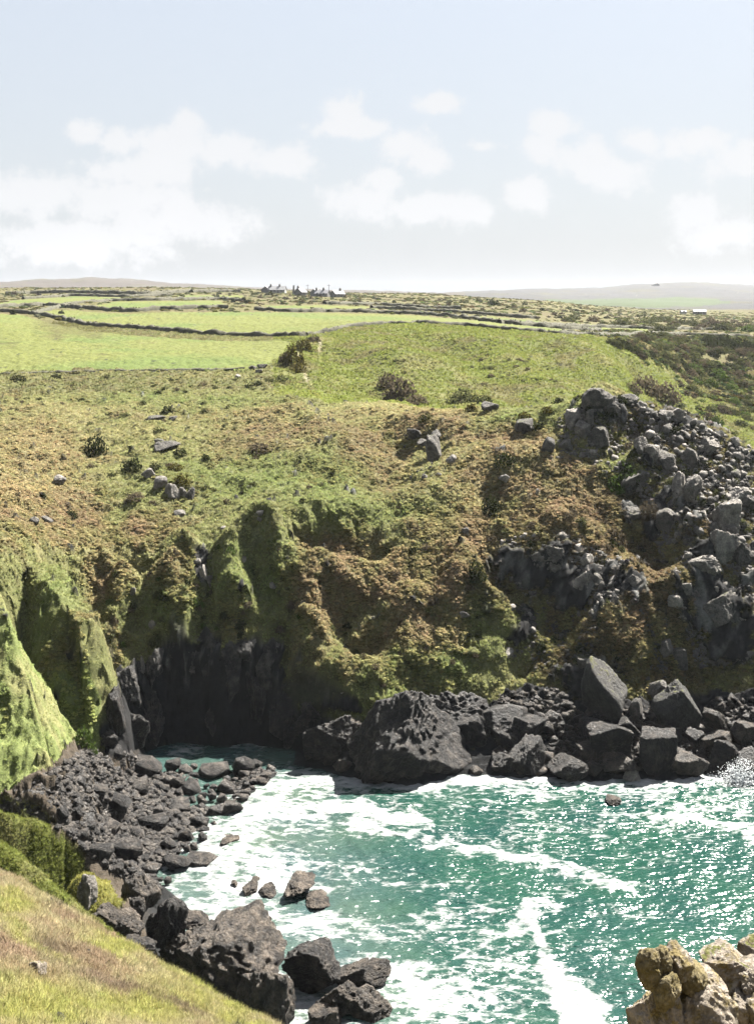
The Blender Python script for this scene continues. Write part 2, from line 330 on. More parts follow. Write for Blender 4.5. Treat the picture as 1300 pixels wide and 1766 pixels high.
# bare rock: the cave cliff, the shore foot and the crags
rock = np.zeros_like(T)
cave = in_poly([(205,1290),(200,1190),(235,1150),(270,1120),(320,1090),(350,1110),(400,1120),(440,1105),(480,1120),(500,1200),(540,1225),(600,1235),(700,1225),(780,1205),(860,1200),(930,1190),(1000,1210),(1400,1200),(1400,1500),(200,1500)], Wx, Wy) & far_side
rock[cave] = 1
rock = np.maximum(rock, np.where(far_side, patch([(350,985,16,42,-12),(130,1125,14,14),(590,1195,20,12),(905,985,55,34),(960,960,34,28),(1000,1010,48,30),(1070,1030,40,42),(905,1075,22,28),
        (1030,715,28,16),(1180,850,24,24),(1250,920,34,44),(1240,1040,60,40),(1270,1110,50,40),(1130,890,30,30),(1010,1170,45,35)], Wx, Wy) * 1.0, 0))
hummock = patch([(165,1530,48,46)], PX, ROW0) * (YY > 74) * (YY < 84)
beach = (hummock < .3) & in_poly([(-300,1330),(0,1385),(110,1310),(150,1285),(270,1300),(300,1315),(400,1300),(500,1325),(430,1390),(360,1450),(300,1490),(330,1560),(520,1640),(520,1800),(230,1700),(170,1560),(140,1480),(60,1400)], PX, ROW0) & (YY > 72) & (YY < 122) & (Z0 < 9)
rock = np.maximum(rock, np.where(beach, 1.0, 0))
low = (Z0 < 2.6 + 1.2 * wx) & (YY > 40) & (hummock < .3) & (YY < 128)
rock = np.maximum(rock, np.where(low, 1.0, 0))
crag_bed = np.where(far_side, patch([(1180,760,85,50,30),(1270,840,60,70),(1180,850,55,45),(1240,920,70,60),(1230,1010,90,60),(1250,1100,80,60),(1120,890,45,45),(1040,720,50,30),(950,980,70,40),(1060,1020,50,40)], Wx, Wy), 0)
rock = np.maximum(rock, sstep(.15, .5, crag_bed * .78 + fbm(XX / 2.2, YY / 2.2, Z0 / 2.2, 4, 13) * 1.1 - .42))
edge_n = fbm(XX / 1.3, YY / 1.3, Z0 / 1.3, 4, 9)
rock = sstep(0.35, 0.65, rock + (edge_n * 0.42 + 0.4 * fbm(XX / 1.0, YY / 1.0, Z0 / 5.0, 3, 12)) * far_side * ~beach)
steep = sstep(2.8, 4.0, slope + edge_n * .9) * far_side * (PX > 190)
rock = np.maximum(rock, steep * 0.8)

# ------------------------------------------------------------------ relief, coarse to fine
land = sstep(-1.5, 1.0, Z0)
amp_mid = np.where(YY < 88, 0.5, np.where(YY < 190, 1.0, np.clip(190 / YY, .25, 1) * 0.8))
relief = fbm(XX / 14, YY / 14, 0, 3, 21) * 1.0 + fbm(XX / 4.5, YY / 4.5, Z0 / 6, 3, 22) * 0.55
T = T + relief * amp_mid * land * np.where(YY < 88, .5, 1.0)
band = sstep(.7, 1.1, slope) * far_side * sstep(720, 560, PX) * (Z0 > 5) * (1 - rock)
T = T + band * (ridged(XX / 3.1 + wx * .25, YY / 11 + Z0 / 14, 0, 4, 27, .6) - .35) * 1.5 * land
hum = fbm(XX / 1.6, YY / 1.6, Z0 / 1.6, 4, 23)
tus = fbm(XX / 0.7, YY / 0.7, Z0 / 0.7, 2, 24)
grassy = (1 - rock)
near_far = np.where(YY < 88, 0.62, np.where(YY < 190, 1.0, np.where(YY < 500, 0.8, 0)))
T = T + (hum * 0.42 + tus * 0.14) * grassy * near_far * land
far_relief = fbm(XX / 90, YY / 90, 0, 4, 31) * sstep(400, 1500, YY) * 5.0
T = T + far_relief
# rock relief: fractured, displaced towards the open side as well as up
blk = ridged(XX / 3.2, YY / 2.2, Z0 / 3.6, 5, 41, 0.6)
blk2 = ridged(XX / 1.1, YY / 1.1, Z0 / 1.2, 4, 43, .6)
T = T + rock * land * far_side * (blk * 0.9 + blk2 * 0.3) * np.where(Z0 > 3, 1.0, 0.5) * sstep(1.7, .9, slope)
T = np.where(YY < 88, T + rock * land * (blk * 0.4 + blk2 * 0.15), T)
lump = fbm(XX / 1.5, YY / 1.5, Z0 / 1.5, 4, 45) * 0.75 + fbm(XX / 4.0, YY / 4.0, Z0 / 5.0, 2, 46) * 0.9
push = np.where(far_side, (rock * (blk * 1.2 + blk2 * 0.45) + (1 - rock) * lump) * sstep(0.6, 1.5, slope), 0) * land

# ------------------------------------------------------------------ materials
def new_mat(name):
    m = bpy.data.materials.new(name); m.use_nodes = True; nt = m.node_tree
    for n in list(nt.nodes): nt.nodes.remove(n)
    out = nt.nodes.new('ShaderNodeOutputMaterial'); b = nt.nodes.new('ShaderNodeBsdfPrincipled')
    nt.links.new(b.outputs[0], out.inputs[0])
    b.inputs['Specular IOR Level'].default_value = 0.25
    return m, nt, b

def node(nt, t, **kw):
    n = nt.nodes.new(t)
    for k, v in kw.items(): setattr(n, k, v)
    return n

def noise_node(nt, scale, detail=5, rough=0.6, vec=None):
    n = nt.nodes.new('ShaderNodeTexNoise'); n.inputs['Scale'].default_value = scale
    n.inputs['Detail'].default_value = detail; n.inputs['Roughness'].default_value = rough
    if vec is not None: nt.links.new(vec, n.inputs['Vector'])
    return n

def ramp(nt, src, stops):
    r = nt.nodes.new('ShaderNodeValToRGB'); e = r.color_ramp.elements
    while len(e) < len(stops): e.new(0.5)
    for k, (p, c) in enumerate(stops):
        e[k].position = p; e[k].color = (*c, 1) if len(c) == 3 else c
    nt.links.new(src, r.inputs[0]); return r

def mix_col(nt, fac, a, b, mode='MIX'):
    m = nt.nodes.new('ShaderNodeMix'); m.data_type = 'RGBA'; m.blend_type = mode
    for s, v in ((0, fac), (6, a), (7, b)):
        if isinstance(v, (int, float)): m.inputs[s].default_value = v
        elif isinstance(v, tuple): m.inputs[s].default_value = (*v, 1)
        else: nt.links.new(v, m.inputs[s])
    return m.outputs[2]

def ground_material():
    m, nt, b = new_mat('ground_turf_and_rock')
    at = node(nt, 'ShaderNodeAttribute', attribute_name='col'); rk = node(nt, 'ShaderNodeAttribute', attribute_name='rock')
    geo = node(nt, 'ShaderNodeNewGeometry')
    n1 = noise_node(nt, 2.2, 6, 0.65, geo.outputs['Position']); n2 = noise_node(nt, 9.0, 4, 0.6, geo.outputs['Position'])
    r1 = ramp(nt, n1.outputs[0], [(0.28, (0.55, 0.56, 0.5)), (0.5, (1, 1, 1)), (0.72, (1.42, 1.36, 1.3))])
    r2 = ramp(nt, n2.outputs[0], [(0.3, (0.7, 0.72, 0.68)), (0.7, (1.3, 1.28, 1.25))])
    c = mix_col(nt, 1.0, at.outputs['Color'], r1.outputs[0], 'MULTIPLY'); c = mix_col(nt, 0.8, c, r2.outputs[0], 'MULTIPLY')
    nt.links.new(c, b.inputs['Base Color']); b.inputs['Roughness'].default_value = 0.95; b.inputs['Specular IOR Level'].default_value = 0.08
    bp = node(nt, 'ShaderNodeBump'); bp.inputs['Strength'].default_value = 0.7; bp.inputs['Distance'].default_value = 0.12
    add = node(nt, 'ShaderNodeMath', operation='ADD'); nt.links.new(n1.outputs[0], add.inputs[0]); nt.links.new(n2.outputs[0], add.inputs[1])
    nt.links.new(add.outputs[0], bp.inputs['Height']); nt.links.new(bp.outputs[0], b.inputs['Normal'])
    return m
GROUND = ground_material()

# ------------------------------------------------------------------ what grows where: base colour of turf, bracken, pasture and rock
def C(r, g, b): return np.array([r, g, b])
PASTURE, TURF, BRACKEN, STRAW = C(.212,.236,.074), C(.184,.190,.082), C(.186,.148,.092), C(.280,.248,.130)
LUSH, HEATH, MOOR, ROCKC, LICHEN, OLIVE = C(.150,.178,.066), C(.088,.073,.042), C(.115,.098,.088), C(.042,.042,.044), C(.27,.27,.265), C(.135,.13,.05)

nA = fbm(XX / 9, YY / 9, 0, 4, 51); nB = fbm(XX / 2.4, YY / 2.4, 0, 4, 52); nC = fbm(XX / 30, YY / 30, 0, 3, 53)
ALB = 0.325
def lerp(c, tgt, w): return c + (tgt - c) * np.clip(w, 0, 1)[..., None]
colr = np.broadcast_to(TURF, PX.shape + (3,)).copy()
colr = lerp(colr, STRAW, sstep(-.1, .5, nA + nB * .5) * 0.42)
colr = lerp(colr, BRACKEN, sstep(.0, .5, -nA + nB * .6) * 0.5)
# the hill above the cove
brown = patch([(20,850,70,60),(110,880,70,50,20),(60,780,70,40),(430,770,70,22),(480,740,90,25),(760,740,90,40),(640,790,70,40,40),(880,830,110,45),(800,930,80,60),(790,1000,60,50),(650,1000,110,40),(580,960,70,30),(560,1040,40,40),(660,1120,60,40),
        (720,1090,60,50),(1000,870,110,45),(1040,960,60,40),(1120,990,50,90),(1100,1080,40,60),(880,760,80,30),(970,800,60,30),(560,1000,60,40),(230,920,40,20),(180,1000,30,40),(300,1010,40,50)], Wx, Wy) * far_side
colr = lerp(colr, lerp(np.broadcast_to(BRACKEN * 1.12, colr.shape), BRACKEN * 1.1, sstep(138, 150, YY)), brown * (0.75 + nB * .5))
tan_ = patch([(60,770,110,40),(30,830,60,50),(150,700,200,25),(420,700,120,16),(660,700,120,18),(760,700,90,20),(100,810,80,40)], Wx, Wy) * (YY > 130) * (YY < 190)
colr = lerp(colr, STRAW, tan_ * 0.55)
green = patch([(420,830,170,45),(300,690,230,14),(560,840,70,60),(620,880,120,25),(740,1150,120,40),(850,1080,50,50),(690,1190,120,26),(560,1200,60,30),(90,1020,40,60,50),(60,1100,60,60),(130,1180,40,60),(400,1000,80,70),(460,1000,40,90),
        (290,1060,60,50),(1080,815,32,24),(900,720,70,16),(980,700,50,16)], Wx, Wy) * far_side
colr = lerp(colr, LUSH * 1.0, green * (0.75 + nB * .6))
spur = (YY > 86) & (YY < 113) & (PX < 175) & ~beach
colr = np.where(spur[..., None], lerp(np.broadcast_to(LUSH * 1.3, colr.shape), STRAW, sstep(-.1, .5, nA + nB) * .5), colr)
heath = patch([(1180,760,110,60,30),(1250,880,80,100),(1200,1040,90,90),(950,990,110,60),(1100,900,70,70),(1150,1150,120,50),(1000,1130,80,60)], Wx, Wy) * far_side
colr = lerp(colr, HEATH, heath * (0.7 + nB * .6))
# slopes beyond, the plateau and the far moor
hs = mid & (PX > 470) & (YY < 330)
colr = np.where(hs[..., None], lerp(lerp(np.broadcast_to(C(.165,.19,.05), colr.shape), STRAW, sstep(-.1, .6, nA + .4 * nB) * .45), BRACKEN, sstep(.15, .6, -nA + .5 * nC) * .55), colr)
plateau = YY > np.where(PX > 560, 300, 330)
colr = np.where(plateau[..., None], lerp(lerp(np.broadcast_to(OLIVE * 1.15, colr.shape), STRAW * .9, sstep(-.2, .5, nA + nC) * .6), BRACKEN, sstep(0, .5, -nC + nB * .4) * .6), colr)
nF = fbm(XX / 140, YY / 140, 0, 4, 61)
farm = (YY > 1150)
colr = np.where(farm[..., None], lerp(np.where((PX > 800)[..., None], C(.098,.097,.104), MOOR), OLIVE, sstep(0, .6, nF) * .5), colr)
farf = ((YY > 1150) & (PX > 800) & (YY < 2350))
fstrip = in_poly([(780,519),(1000,517),(1230,514),(1260,523),(1130,531),(1000,527),(850,523)], PX, ROW0 + nF * 1.5) & farf
colr = np.where(fstrip[..., None], C(.10,.135,.065), colr)

FIELD_POLYS = {
 'near_pasture': [(-400,530),(-60,541),(0,541),(30,541),(70,553),(110,562),(150,571),(250,580),(330,585),(420,588),(495,588),(500,592),(482,615),(455,633),(430,634),(300,638),(150,638),(0,643),(-60,643),(-400,640)],
 'long_pasture': [(60,538),(95,534),(180,539),(220,541),(350,537),(430,538),(560,540),(650,541),(720,544),(780,549),(870,557),(960,567),(1010,572),(960,573),(900,569),(820,562),(720,557),(650,558),(600,563),(545,577),(430,578),(330,574),(220,564),(140,555)],
 'upper_pasture': [(150,530),(200,520),(380,518),(388,527),(280,531),(200,534)],
 'corner_pasture': [(-60,527),(0,523),(45,515),(130,511),(215,513),(200,517),(100,523),(0,529),(-60,531)],
 'strip_pasture': [(300,510),(418,508),(420,513),(320,516)],
 'east_pasture': [(790,545),(850,546),(975,558),(1120,567),(1110,572),(1000,568),(900,558)],
 'skyline_strip_pasture': [(455,527),(560,526),(650,529),(650,533),(560,532),(470,531)],
}
fid = np.zeros(PX.shape, int)
Rw = row_of(Z0, YY)
for k, (nm, poly) in enumerate(FIELD_POLYS.items()):
    m = in_poly(poly, PX + nB * 3, Rw + nB * 1.2) & (YY > 200) & (YY < 900)
    fid[m] = k + 1
fm = (fid > 0)
colr = np.where(fm[..., None], lerp(lerp(np.broadcast_to(PASTURE, colr.shape), PASTURE * C(.8,.95,.9), sstep(0, .5, nC)), STRAW, sstep(.25, .7, nA) * .3), colr)
rough = patch([(105,560,36,9),(150,575,30,6),(8,590,20,5),(178,612,10,2.5),(100,575,22,7)], Wx, Wy) * (YY > 200) * (YY < 420)
colr = lerp(colr, OLIVE, rough * .9)
T = T - fm * relief * amp_mid * 0.6
# the near slope
nD = fbm(XX / 3.0, YY / 3.0, 0, 4, 71); nE = fbm(XX / .6, YY / .6, 0, 3, 72)
nearc = lerp(np.broadcast_to(C(.35,.305,.185), colr.shape), C(.28,.205,.145), sstep(-.1, .35, nD + .5 * nE) * .85)
ng = patch([(60,1750,150,50),(230,1740,130,34),(330,1705,110,14,25),(60,1620,60,12,30),(200,1640,60,16,30),(420,1760,60,16),(10,1560,40,20)], PX + wx * 30, ROW0 + wy * 24)
nearc = lerp(nearc, C(.31,.31,.105), ng * (.95 + nE * .6))
nearc = lerp(nearc, C(.17,.125,.10), patch([(95,1632,34,12,25),(190,1700,80,12,18),(310,1745,60,7,15)], PX + wx * 20, ROW0 + wy * 14) * .8)
nsel = (YY < 58.5) & (Z0 > 2)
colr = np.where(nsel[..., None], nearc, colr)
sh = (YY >= 55) & (YY < 88) & (Z0 > 2) & ~nsel
colr = np.where(sh[..., None], lerp(np.broadcast_to(C(.15,.17,.045), colr.shape), STRAW, sstep(-.1, .5, nD) * .5), colr)
colr = lerp(colr, C(.26,.25,.075), hummock * 1.3)
colr = np.where(far_side[..., None], colr * 1.3, colr)      # hill colours lifted evenly, brightness painted in to offset shading on the slope
path = patch([(516,622,2.2,16,-12),(528,648,2.5,16,-20),(552,598,2,12,8)], PX, ROW0) * mid * (YY < 330)
colr = lerp(colr, C(.42,.38,.27), path)
# rock
rockc = lerp(np.broadcast_to(ROCKC, colr.shape), LICHEN, sstep(-.02, .42, nB * .8 + .4 * fbm(XX / 1.1, YY / 1.1, Z0 / 2.5, 3, 55)) * sstep(4, 11, Z0) * sstep(700, 1000, PX) * .95)
streak = sstep(.12, .45, fbm(XX / .7, YY / .7, Z0 / 5.5, 4, 56)) * sstep(4, 8.5, Z0) * .8
rockc = lerp(rockc, LICHEN, streak * (PX < 700) * (PX > 215))
rockc = lerp(rockc, C(.16,.13,.10), beach * .75)
rockc = lerp(rockc, C(.035,.036,.038), sstep(3.0, 1.2, Z0))
colr = lerp(colr, rockc, rock)
colr = np.clip(colr * ALB, .01, .6)
push = push * (1 - fm)

# ------------------------------------------------------------------ build the ground as sheets that share their borders
def mesh_from_arrays(name, co, faces, attrs=None, mat=None, smooth=True):
    me = bpy.data.meshes.new(name)
    nv = len(co); nf, k = faces.shape
    me.vertices.add(nv); me.vertices.foreach_set('co', np.ascontiguousarray(co, np.float32).ravel())
    me.loops.add(nf * k); me.loops.foreach_set('vertex_index', np.ascontiguousarray(faces, np.int32).ravel())
    me.polygons.add(nf); me.polygons.foreach_set('loop_start', np.arange(0, nf * k, k, dtype=np.int32))
    me.polygons.foreach_set('loop_total', np.full(nf, k, np.int32))
    if smooth: me.polygons.foreach_set('use_smooth', np.ones(nf, bool))
    for an, av in (attrs or {}).items():
        if av.ndim == 2:
            a = me.attributes.new(an, 'FLOAT_COLOR', 'POINT'); a.data.foreach_set('color', np.concatenate([av, np.ones((nv, 1))], 1).astype(np.float32).ravel())
        else:
            a = me.attributes.new(an, 'FLOAT', 'POINT'); a.data.foreach_set('value', av.astype(np.float32))
    me.update(calc_edges=True)
    if mat: me.materials.append(mat)
    return me

def link(name, me, parent=None, label=None, cat=None, group=None, kind=None):
    o = bpy.data.objects.new(name, me); COL.objects.link(o)
    if parent is not None: o.parent = parent
    for k, v in (('label', label), ('category', cat), ('group', group), ('kind', kind)):
        if v: o[k] = v
    return o

VY = YY - push; VX = XX
idx = np.arange(nc * nr).reshape(nc, nr)
quads = np.stack([idx[:-1, :-1], idx[1:, :-1], idx[1:, 1:], idx[:-1, 1:]], -1).reshape(-1, 4)
qz = T.ravel()[quads].max(1); keep = qz > -1.6
fq = fid.ravel()[quads].max(1)
allco = np.stack([VX.ravel(), VY.ravel(), T.ravel()], 1); cflat = colr.reshape(-1, 3); rflat = rock.ravel()
def sheet(name, sel, label):
    q = quads[sel]; u, inv = np.unique(q.ravel(), return_inverse=True)
    me = mesh_from_arrays(name, allco[u], inv.reshape(-1, 4), {'col': cflat[u], 'rock': rflat[u]}, GROUND)
    return link(name, me, kind='structure', label=label)
qY = YY.ravel()[quads].mean(1)
sheet('hillside', keep & (fq == 0) & (qY >= 75) & (qY < 1150), 'grass and bracken hillside with rocky cliffs around the cove')
sheet('near_slope', keep & (fq == 0) & (qY < 75), 'dry grass slope in front of the cove')
sheet('far_moor', keep & (fq == 0) & (qY >= 1150), 'far brown moorland on the horizon')
FLAB = {'near_pasture': 'bright green pasture just above the rough hillside', 'long_pasture': 'long bright green pasture above the dark hedge bank', 'upper_pasture': 'green pasture above the long pasture',
        'corner_pasture': 'narrow green pasture below the brown moor', 'strip_pasture': 'thin green pasture strip below the cottages', 'east_pasture': 'green pasture strip above the valley', 'skyline_strip_pasture': 'pale thin pasture strip in front of the cottages'}
for k, nm in enumerate(FIELD_POLYS):
    sheet(nm, keep & (fq == k + 1), FLAB[nm])

# ------------------------------------------------------------------ the sea
def sea_material():
    m, nt, b = new_mat('sea_water')
    geo = node(nt, 'ShaderNodeNewGeometry'); P = geo.outputs['Position']
    fo = node(nt, 'ShaderNodeAttribute', attribute_name='foam'); tq = node(nt, 'ShaderNodeAttribute', attribute_name='deep')
    mp = node(nt, 'ShaderNodeMapping'); nt.links.new(P, mp.inputs[0]); mp.inputs['Scale'].default_value = (0.55, 1.0, 1.0); mp.inputs['Rotation'].default_value = (0, 0, R(8))
    n1 = noise_node(nt, 1.7, 8, 0.74, mp.outputs[0]); n2 = noise_node(nt, 0.35, 6, 0.6, mp.outputs[0])
    # foam lace
    def M(op, a, c=None, clamp=False):
        n = node(nt, 'ShaderNodeMath', operation=op); n.use_clamp = clamp
        for i, v in enumerate((a, c)):
            if v is None: continue
            if isinstance(v, (int, float)): n.inputs[i].default_value = v
            else: nt.links.new(v, n.inputs[i])
        return n.outputs[0]
    lace = M('ADD', M('MULTIPLY', M('SUBTRACT', n1.outputs[0], .5), 1.9), M('MULTIPLY', M('SUBTRACT', n2.outputs[0], .5), 1.2))
    f = M('ADD', fo.outputs['Fac'], lace)
    mr = node(nt, 'ShaderNodeMapRange', interpolation_type='SMOOTHSTEP'); nt.links.new(f, mr.inputs[0])
    mr.inputs[1].default_value = 0.46; mr.inputs[2].default_value = 0.98; mr.inputs[3].default_value = 0; mr.inputs[4].default_value = 1
    vl = node(nt, 'ShaderNodeTexVoronoi', feature='DISTANCE_TO_EDGE'); vl.inputs['Scale'].default_value = 0.9
    wv = node(nt, 'ShaderNodeVectorMath', operation='MULTIPLY_ADD'); nt.links.new(n1.outputs['Color'], wv.inputs[0]); wv.inputs[1].default_value = (1.6, 1.6, 0); nt.links.new(mp.outputs[0], wv.inputs[2]); nt.links.new(wv.outputs[0], vl.inputs['Vector'])
    web = node(nt, 'ShaderNodeMapRange', interpolation_type='SMOOTHSTEP'); nt.links.new(vl.outputs['Distance'], web.inputs[0]); web.inputs[1].default_value = 0.0; web.inputs[2].default_value = 0.22; web.inputs[3].default_value = 0.20; web.inputs[4].default_value = -0.10
    f2 = M('ADD', f, web.outputs[0]); nt.links.new(f2, mr.inputs[0])
    # water body colour: pale aerated water near the surf, emerald further out
    body = mix_col(nt, tq.outputs['Fac'], (0.036, 0.056, 0.050), (0.0055, 0.029, 0.0215))
    n3 = noise_node(nt, 0.12, 4, 0.5, P); r3 = ramp(nt, n3.outputs[0], [(0.35, (0.75, 0.85, 0.95)), (0.65, (1.25, 1.15, 1.0))])
    body = mix_col(nt, 1.0, body, r3.outputs[0], 'MULTIPLY')
    nfo = noise_node(nt, 0.8, 7, 0.7, mp.outputs[0]); rfo = ramp(nt, nfo.outputs[0], [(.32, (.105, .118, .118)), (.5, (.17, .175, .175)), (.68, (.21, .212, .212))])
    c = mix_col(nt, mr.outputs[0], body, rfo.outputs[0])
    nt.links.new(c, b.inputs['Base Color'])
    rr = node(nt, 'ShaderNodeMapRange'); nt.links.new(mr.outputs[0], rr.inputs[0]); rr.inputs[3].default_value = 0.20; rr.inputs[4].default_value = 0.9
    nt.links.new(rr.outputs[0], b.inputs['Roughness']); b.inputs['IOR'].default_value = 1.33; b.inputs['Specular IOR Level'].default_value = 0.5
    mp2 = node(nt, 'ShaderNodeMapping'); nt.links.new(P, mp2.inputs[0]); mp2.inputs['Scale'].default_value = (0.6, 1.15, 1.0); mp2.inputs['Rotation'].default_value = (0, 0, R(-12))
    w1 = noise_node(nt, 1.7, 2, 0.5, mp2.outputs[0]); w2 = noise_node(nt, 4.2, 2, 0.5, mp2.outputs[0])
    hh = M('ADD', M('MULTIPLY', w1.outputs[0], 1.0), M('MULTIPLY', w2.outputs[0], 0.16))
    bp = node(nt, 'ShaderNodeBump'); bp.inputs['Strength'].default_value = 1.0; bp.inputs['Distance'].default_value = 0.31
    nt.links.new(hh, bp.inputs['Height']); nt.links.new(bp.outputs[0], b.inputs['Normal'])
    return m
SEA = sea_material()
sx = np.unique(np.concatenate([np.array([-3500,-1500,-700,-350,-180,-110,-80]), np.linspace(-70,-40,20), np.arange(-40,42,.24), np.linspace(42,70,20), np.array([80,110,180,350,700,1500,3500])]))
sy = np.unique(np.concatenate([np.array([-3500,-1500,-600,-250,-100,-40,0,20,40,50]), np.linspace(52,68,24), np.arange(68,127,.22), np.array([130,134])]))
SX, SY = np.meshgrid(sx, sy, indexing='ij')
wave = 0.20 * perlin(SX / 5.2 + .2 * SY / 5, SY / 3.0, 0, 3) + 0.10 * perlin(SX / 2.2, SY / 1.3, 0, 4) + 0.05 * perlin(SX / .9, SY / .6, 0, 5) + 0.28 * perlin(SX / 16, SY / 9, 0, 6)
SYs = np.maximum(SY, 5)
spx = CX + SX / SYs * F; spy = HY + H / SYs * F
def poly_dist(pts, x, y):
    best = np.full(x.shape, 1e9)
    for (x1, y1, w1), (x2, y2, w2) in zip(pts[:-1], pts[1:]):
        dx, dy = x2 - x1, y2 - y1; t = np.clip(((x - x1) * dx + (y - y1) * dy) / (dx * dx + dy * dy), 0, 1)
        d = np.hypot(x - x1 - t * dx, (y - y1 - t * dy)) / (w1 + t * (w2 - w1)); best = np.minimum(best, d)
    return best
jx = perlin(SX / 2.5, SY / 2.5, 0, 8) * 14 + perlin(SX / .8, SY / .8, 0, 9) * 6; jy = perlin(SX / 2.5, SY / 2.5, 0, 10) * 9 + perlin(SX / .8, SY / .8, 0, 12) * 4
fx, fy = spx + jx, spy + jy
foam = np.full(SX.shape, 0.02)
def streak_(pts, v):
    global foam
    d = poly_dist(pts, fx, fy); foam = np.maximum(foam, v * np.exp(-d ** 3 * 0.8))
streak_([(560,1385,14),(620,1392,20),(690,1412,18),(745,1425,9)], .95)
streak_([(600,1418,12),(680,1440,12),(740,1455,11),(840,1470,11),(950,1490,14),(1040,1515,22),(1090,1535,10)], .85)
streak_([(915,1560,22),(960,1565,14)], .8); streak_([(915,1570,22),(920,1600,8),(930,1625,8),(945,1670,22),(975,1710,34),(1010,1750,40),(1040,1790,40)], 1.0)
streak_([(1130,1408,8),(1200,1408,7),(1260,1428,12),(1330,1445,20)], .8); streak_([(680,1520,14),(720,1500,12)], .62)
streak_([(500,1345,10),(620,1350,12),(700,1352,12),(830,1345,12),(1000,1346,13),(1150,1344,13),(1320,1342,16)], .95)
streak_([(830,1362,10),(1000,1362,10),(1200,1365,12),(1330,1366,16)], .62)
foam = np.maximum(foam, 0.78 * patch([(400,1500,150,120),(330,1560,90,60),(480,1400,120,60),(520,1350,110,30),(450,1540,160,70),(560,1600,150,50),(520,1720,160,80),(660,1700,150,70),(770,1720,120,60)], fx, fy))
foam = np.maximum(foam, 0.52 * patch([(640,1380,200,60),(700,1600,260,80),(800,1680,220,100),(600,1500,180,120),(1000,1370,400,30),(1200,1400,200,30)], fx, fy))
foam = np.maximum(foam, 0.40 * patch([(800,1450,400,100),(1150,1420,250,60),(700,1620,400,150)], fx, fy))
for (hx, hy, rx, ry) in [(420,1625,60,10),(560,1560,70,14),(330,1540,20,8),(620,1640,120,10),(470,1660,30,20),(600,1460,50,16),(720,1480,70,22),(650,1560,60,30),(360,1290,60,14)]:
    foam = foam - 0.42 * patch([(hx, hy, rx, ry)], fx, fy)
streak_([(305,1300,20),(345,1290,14)], .62); streak_([(400,1283,14),(460,1285,10)], .5)
foam = np.where(SY < 60, 0.2, foam)
deep = sstep(.0, 1, np.clip((spx - 520) / 260, 0, 1) * .75 + np.clip((1700 - spy) / 350, 0, 1) * .35)
wave = wave * np.where((SY > 50) & (SY < 126), 1, .4) + 0.10 * sstep(.45, .9, foam) * (.6 + perlin(SX / .5, SY / .5, 0, 14))
sidx = np.arange(SX.size).reshape(SX.shape)
sq = np.stack([sidx[:-1, :-1], sidx[1:, :-1], sidx[1:, 1:], sidx[:-1, 1:]], -1).reshape(-1, 4)
sea_me = mesh_from_arrays('sea', np.stack([SX.ravel(), SY.ravel(), wave.ravel()], 1), sq, {'foam': foam.ravel(), 'deep': deep.ravel()}, SEA)
link('sea', sea_me, kind='structure', label='emerald green sea with white foam in the cove')

# ------------------------------------------------------------------ the air between here and the far moor
def build_haze():
    bm = bmesh.new(); bmesh.ops.create_cube(bm, size=1.0)
    me = bpy.data.meshes.new('haze'); bm.to_mesh(me); bm.free()
    o = link('haze', me, kind='stuff', label='thin pale sea haze over the land', cat='haze')
    o.scale = (16000, 8400, 146); o.location = (0, 200, 66)
    m = bpy.data.materials.new('haze_air'); m.use_nodes = True; nt = m.node_tree; nt.nodes.clear()
    out = nt.nodes.new('ShaderNodeOutputMaterial'); v = nt.nodes.new('ShaderNodeVolumePrincipled')
    v.inputs['Color'].default_value = (0.86, 0.92, 1.0, 1); v.inputs['Density'].default_value = HAZE; v.inputs['Anisotropy'].default_value = 0.2
    nt.links.new(v.outputs[0], out.inputs['Volume']); me.materials.append(m)
HAZE = 0.000036
build_haze()

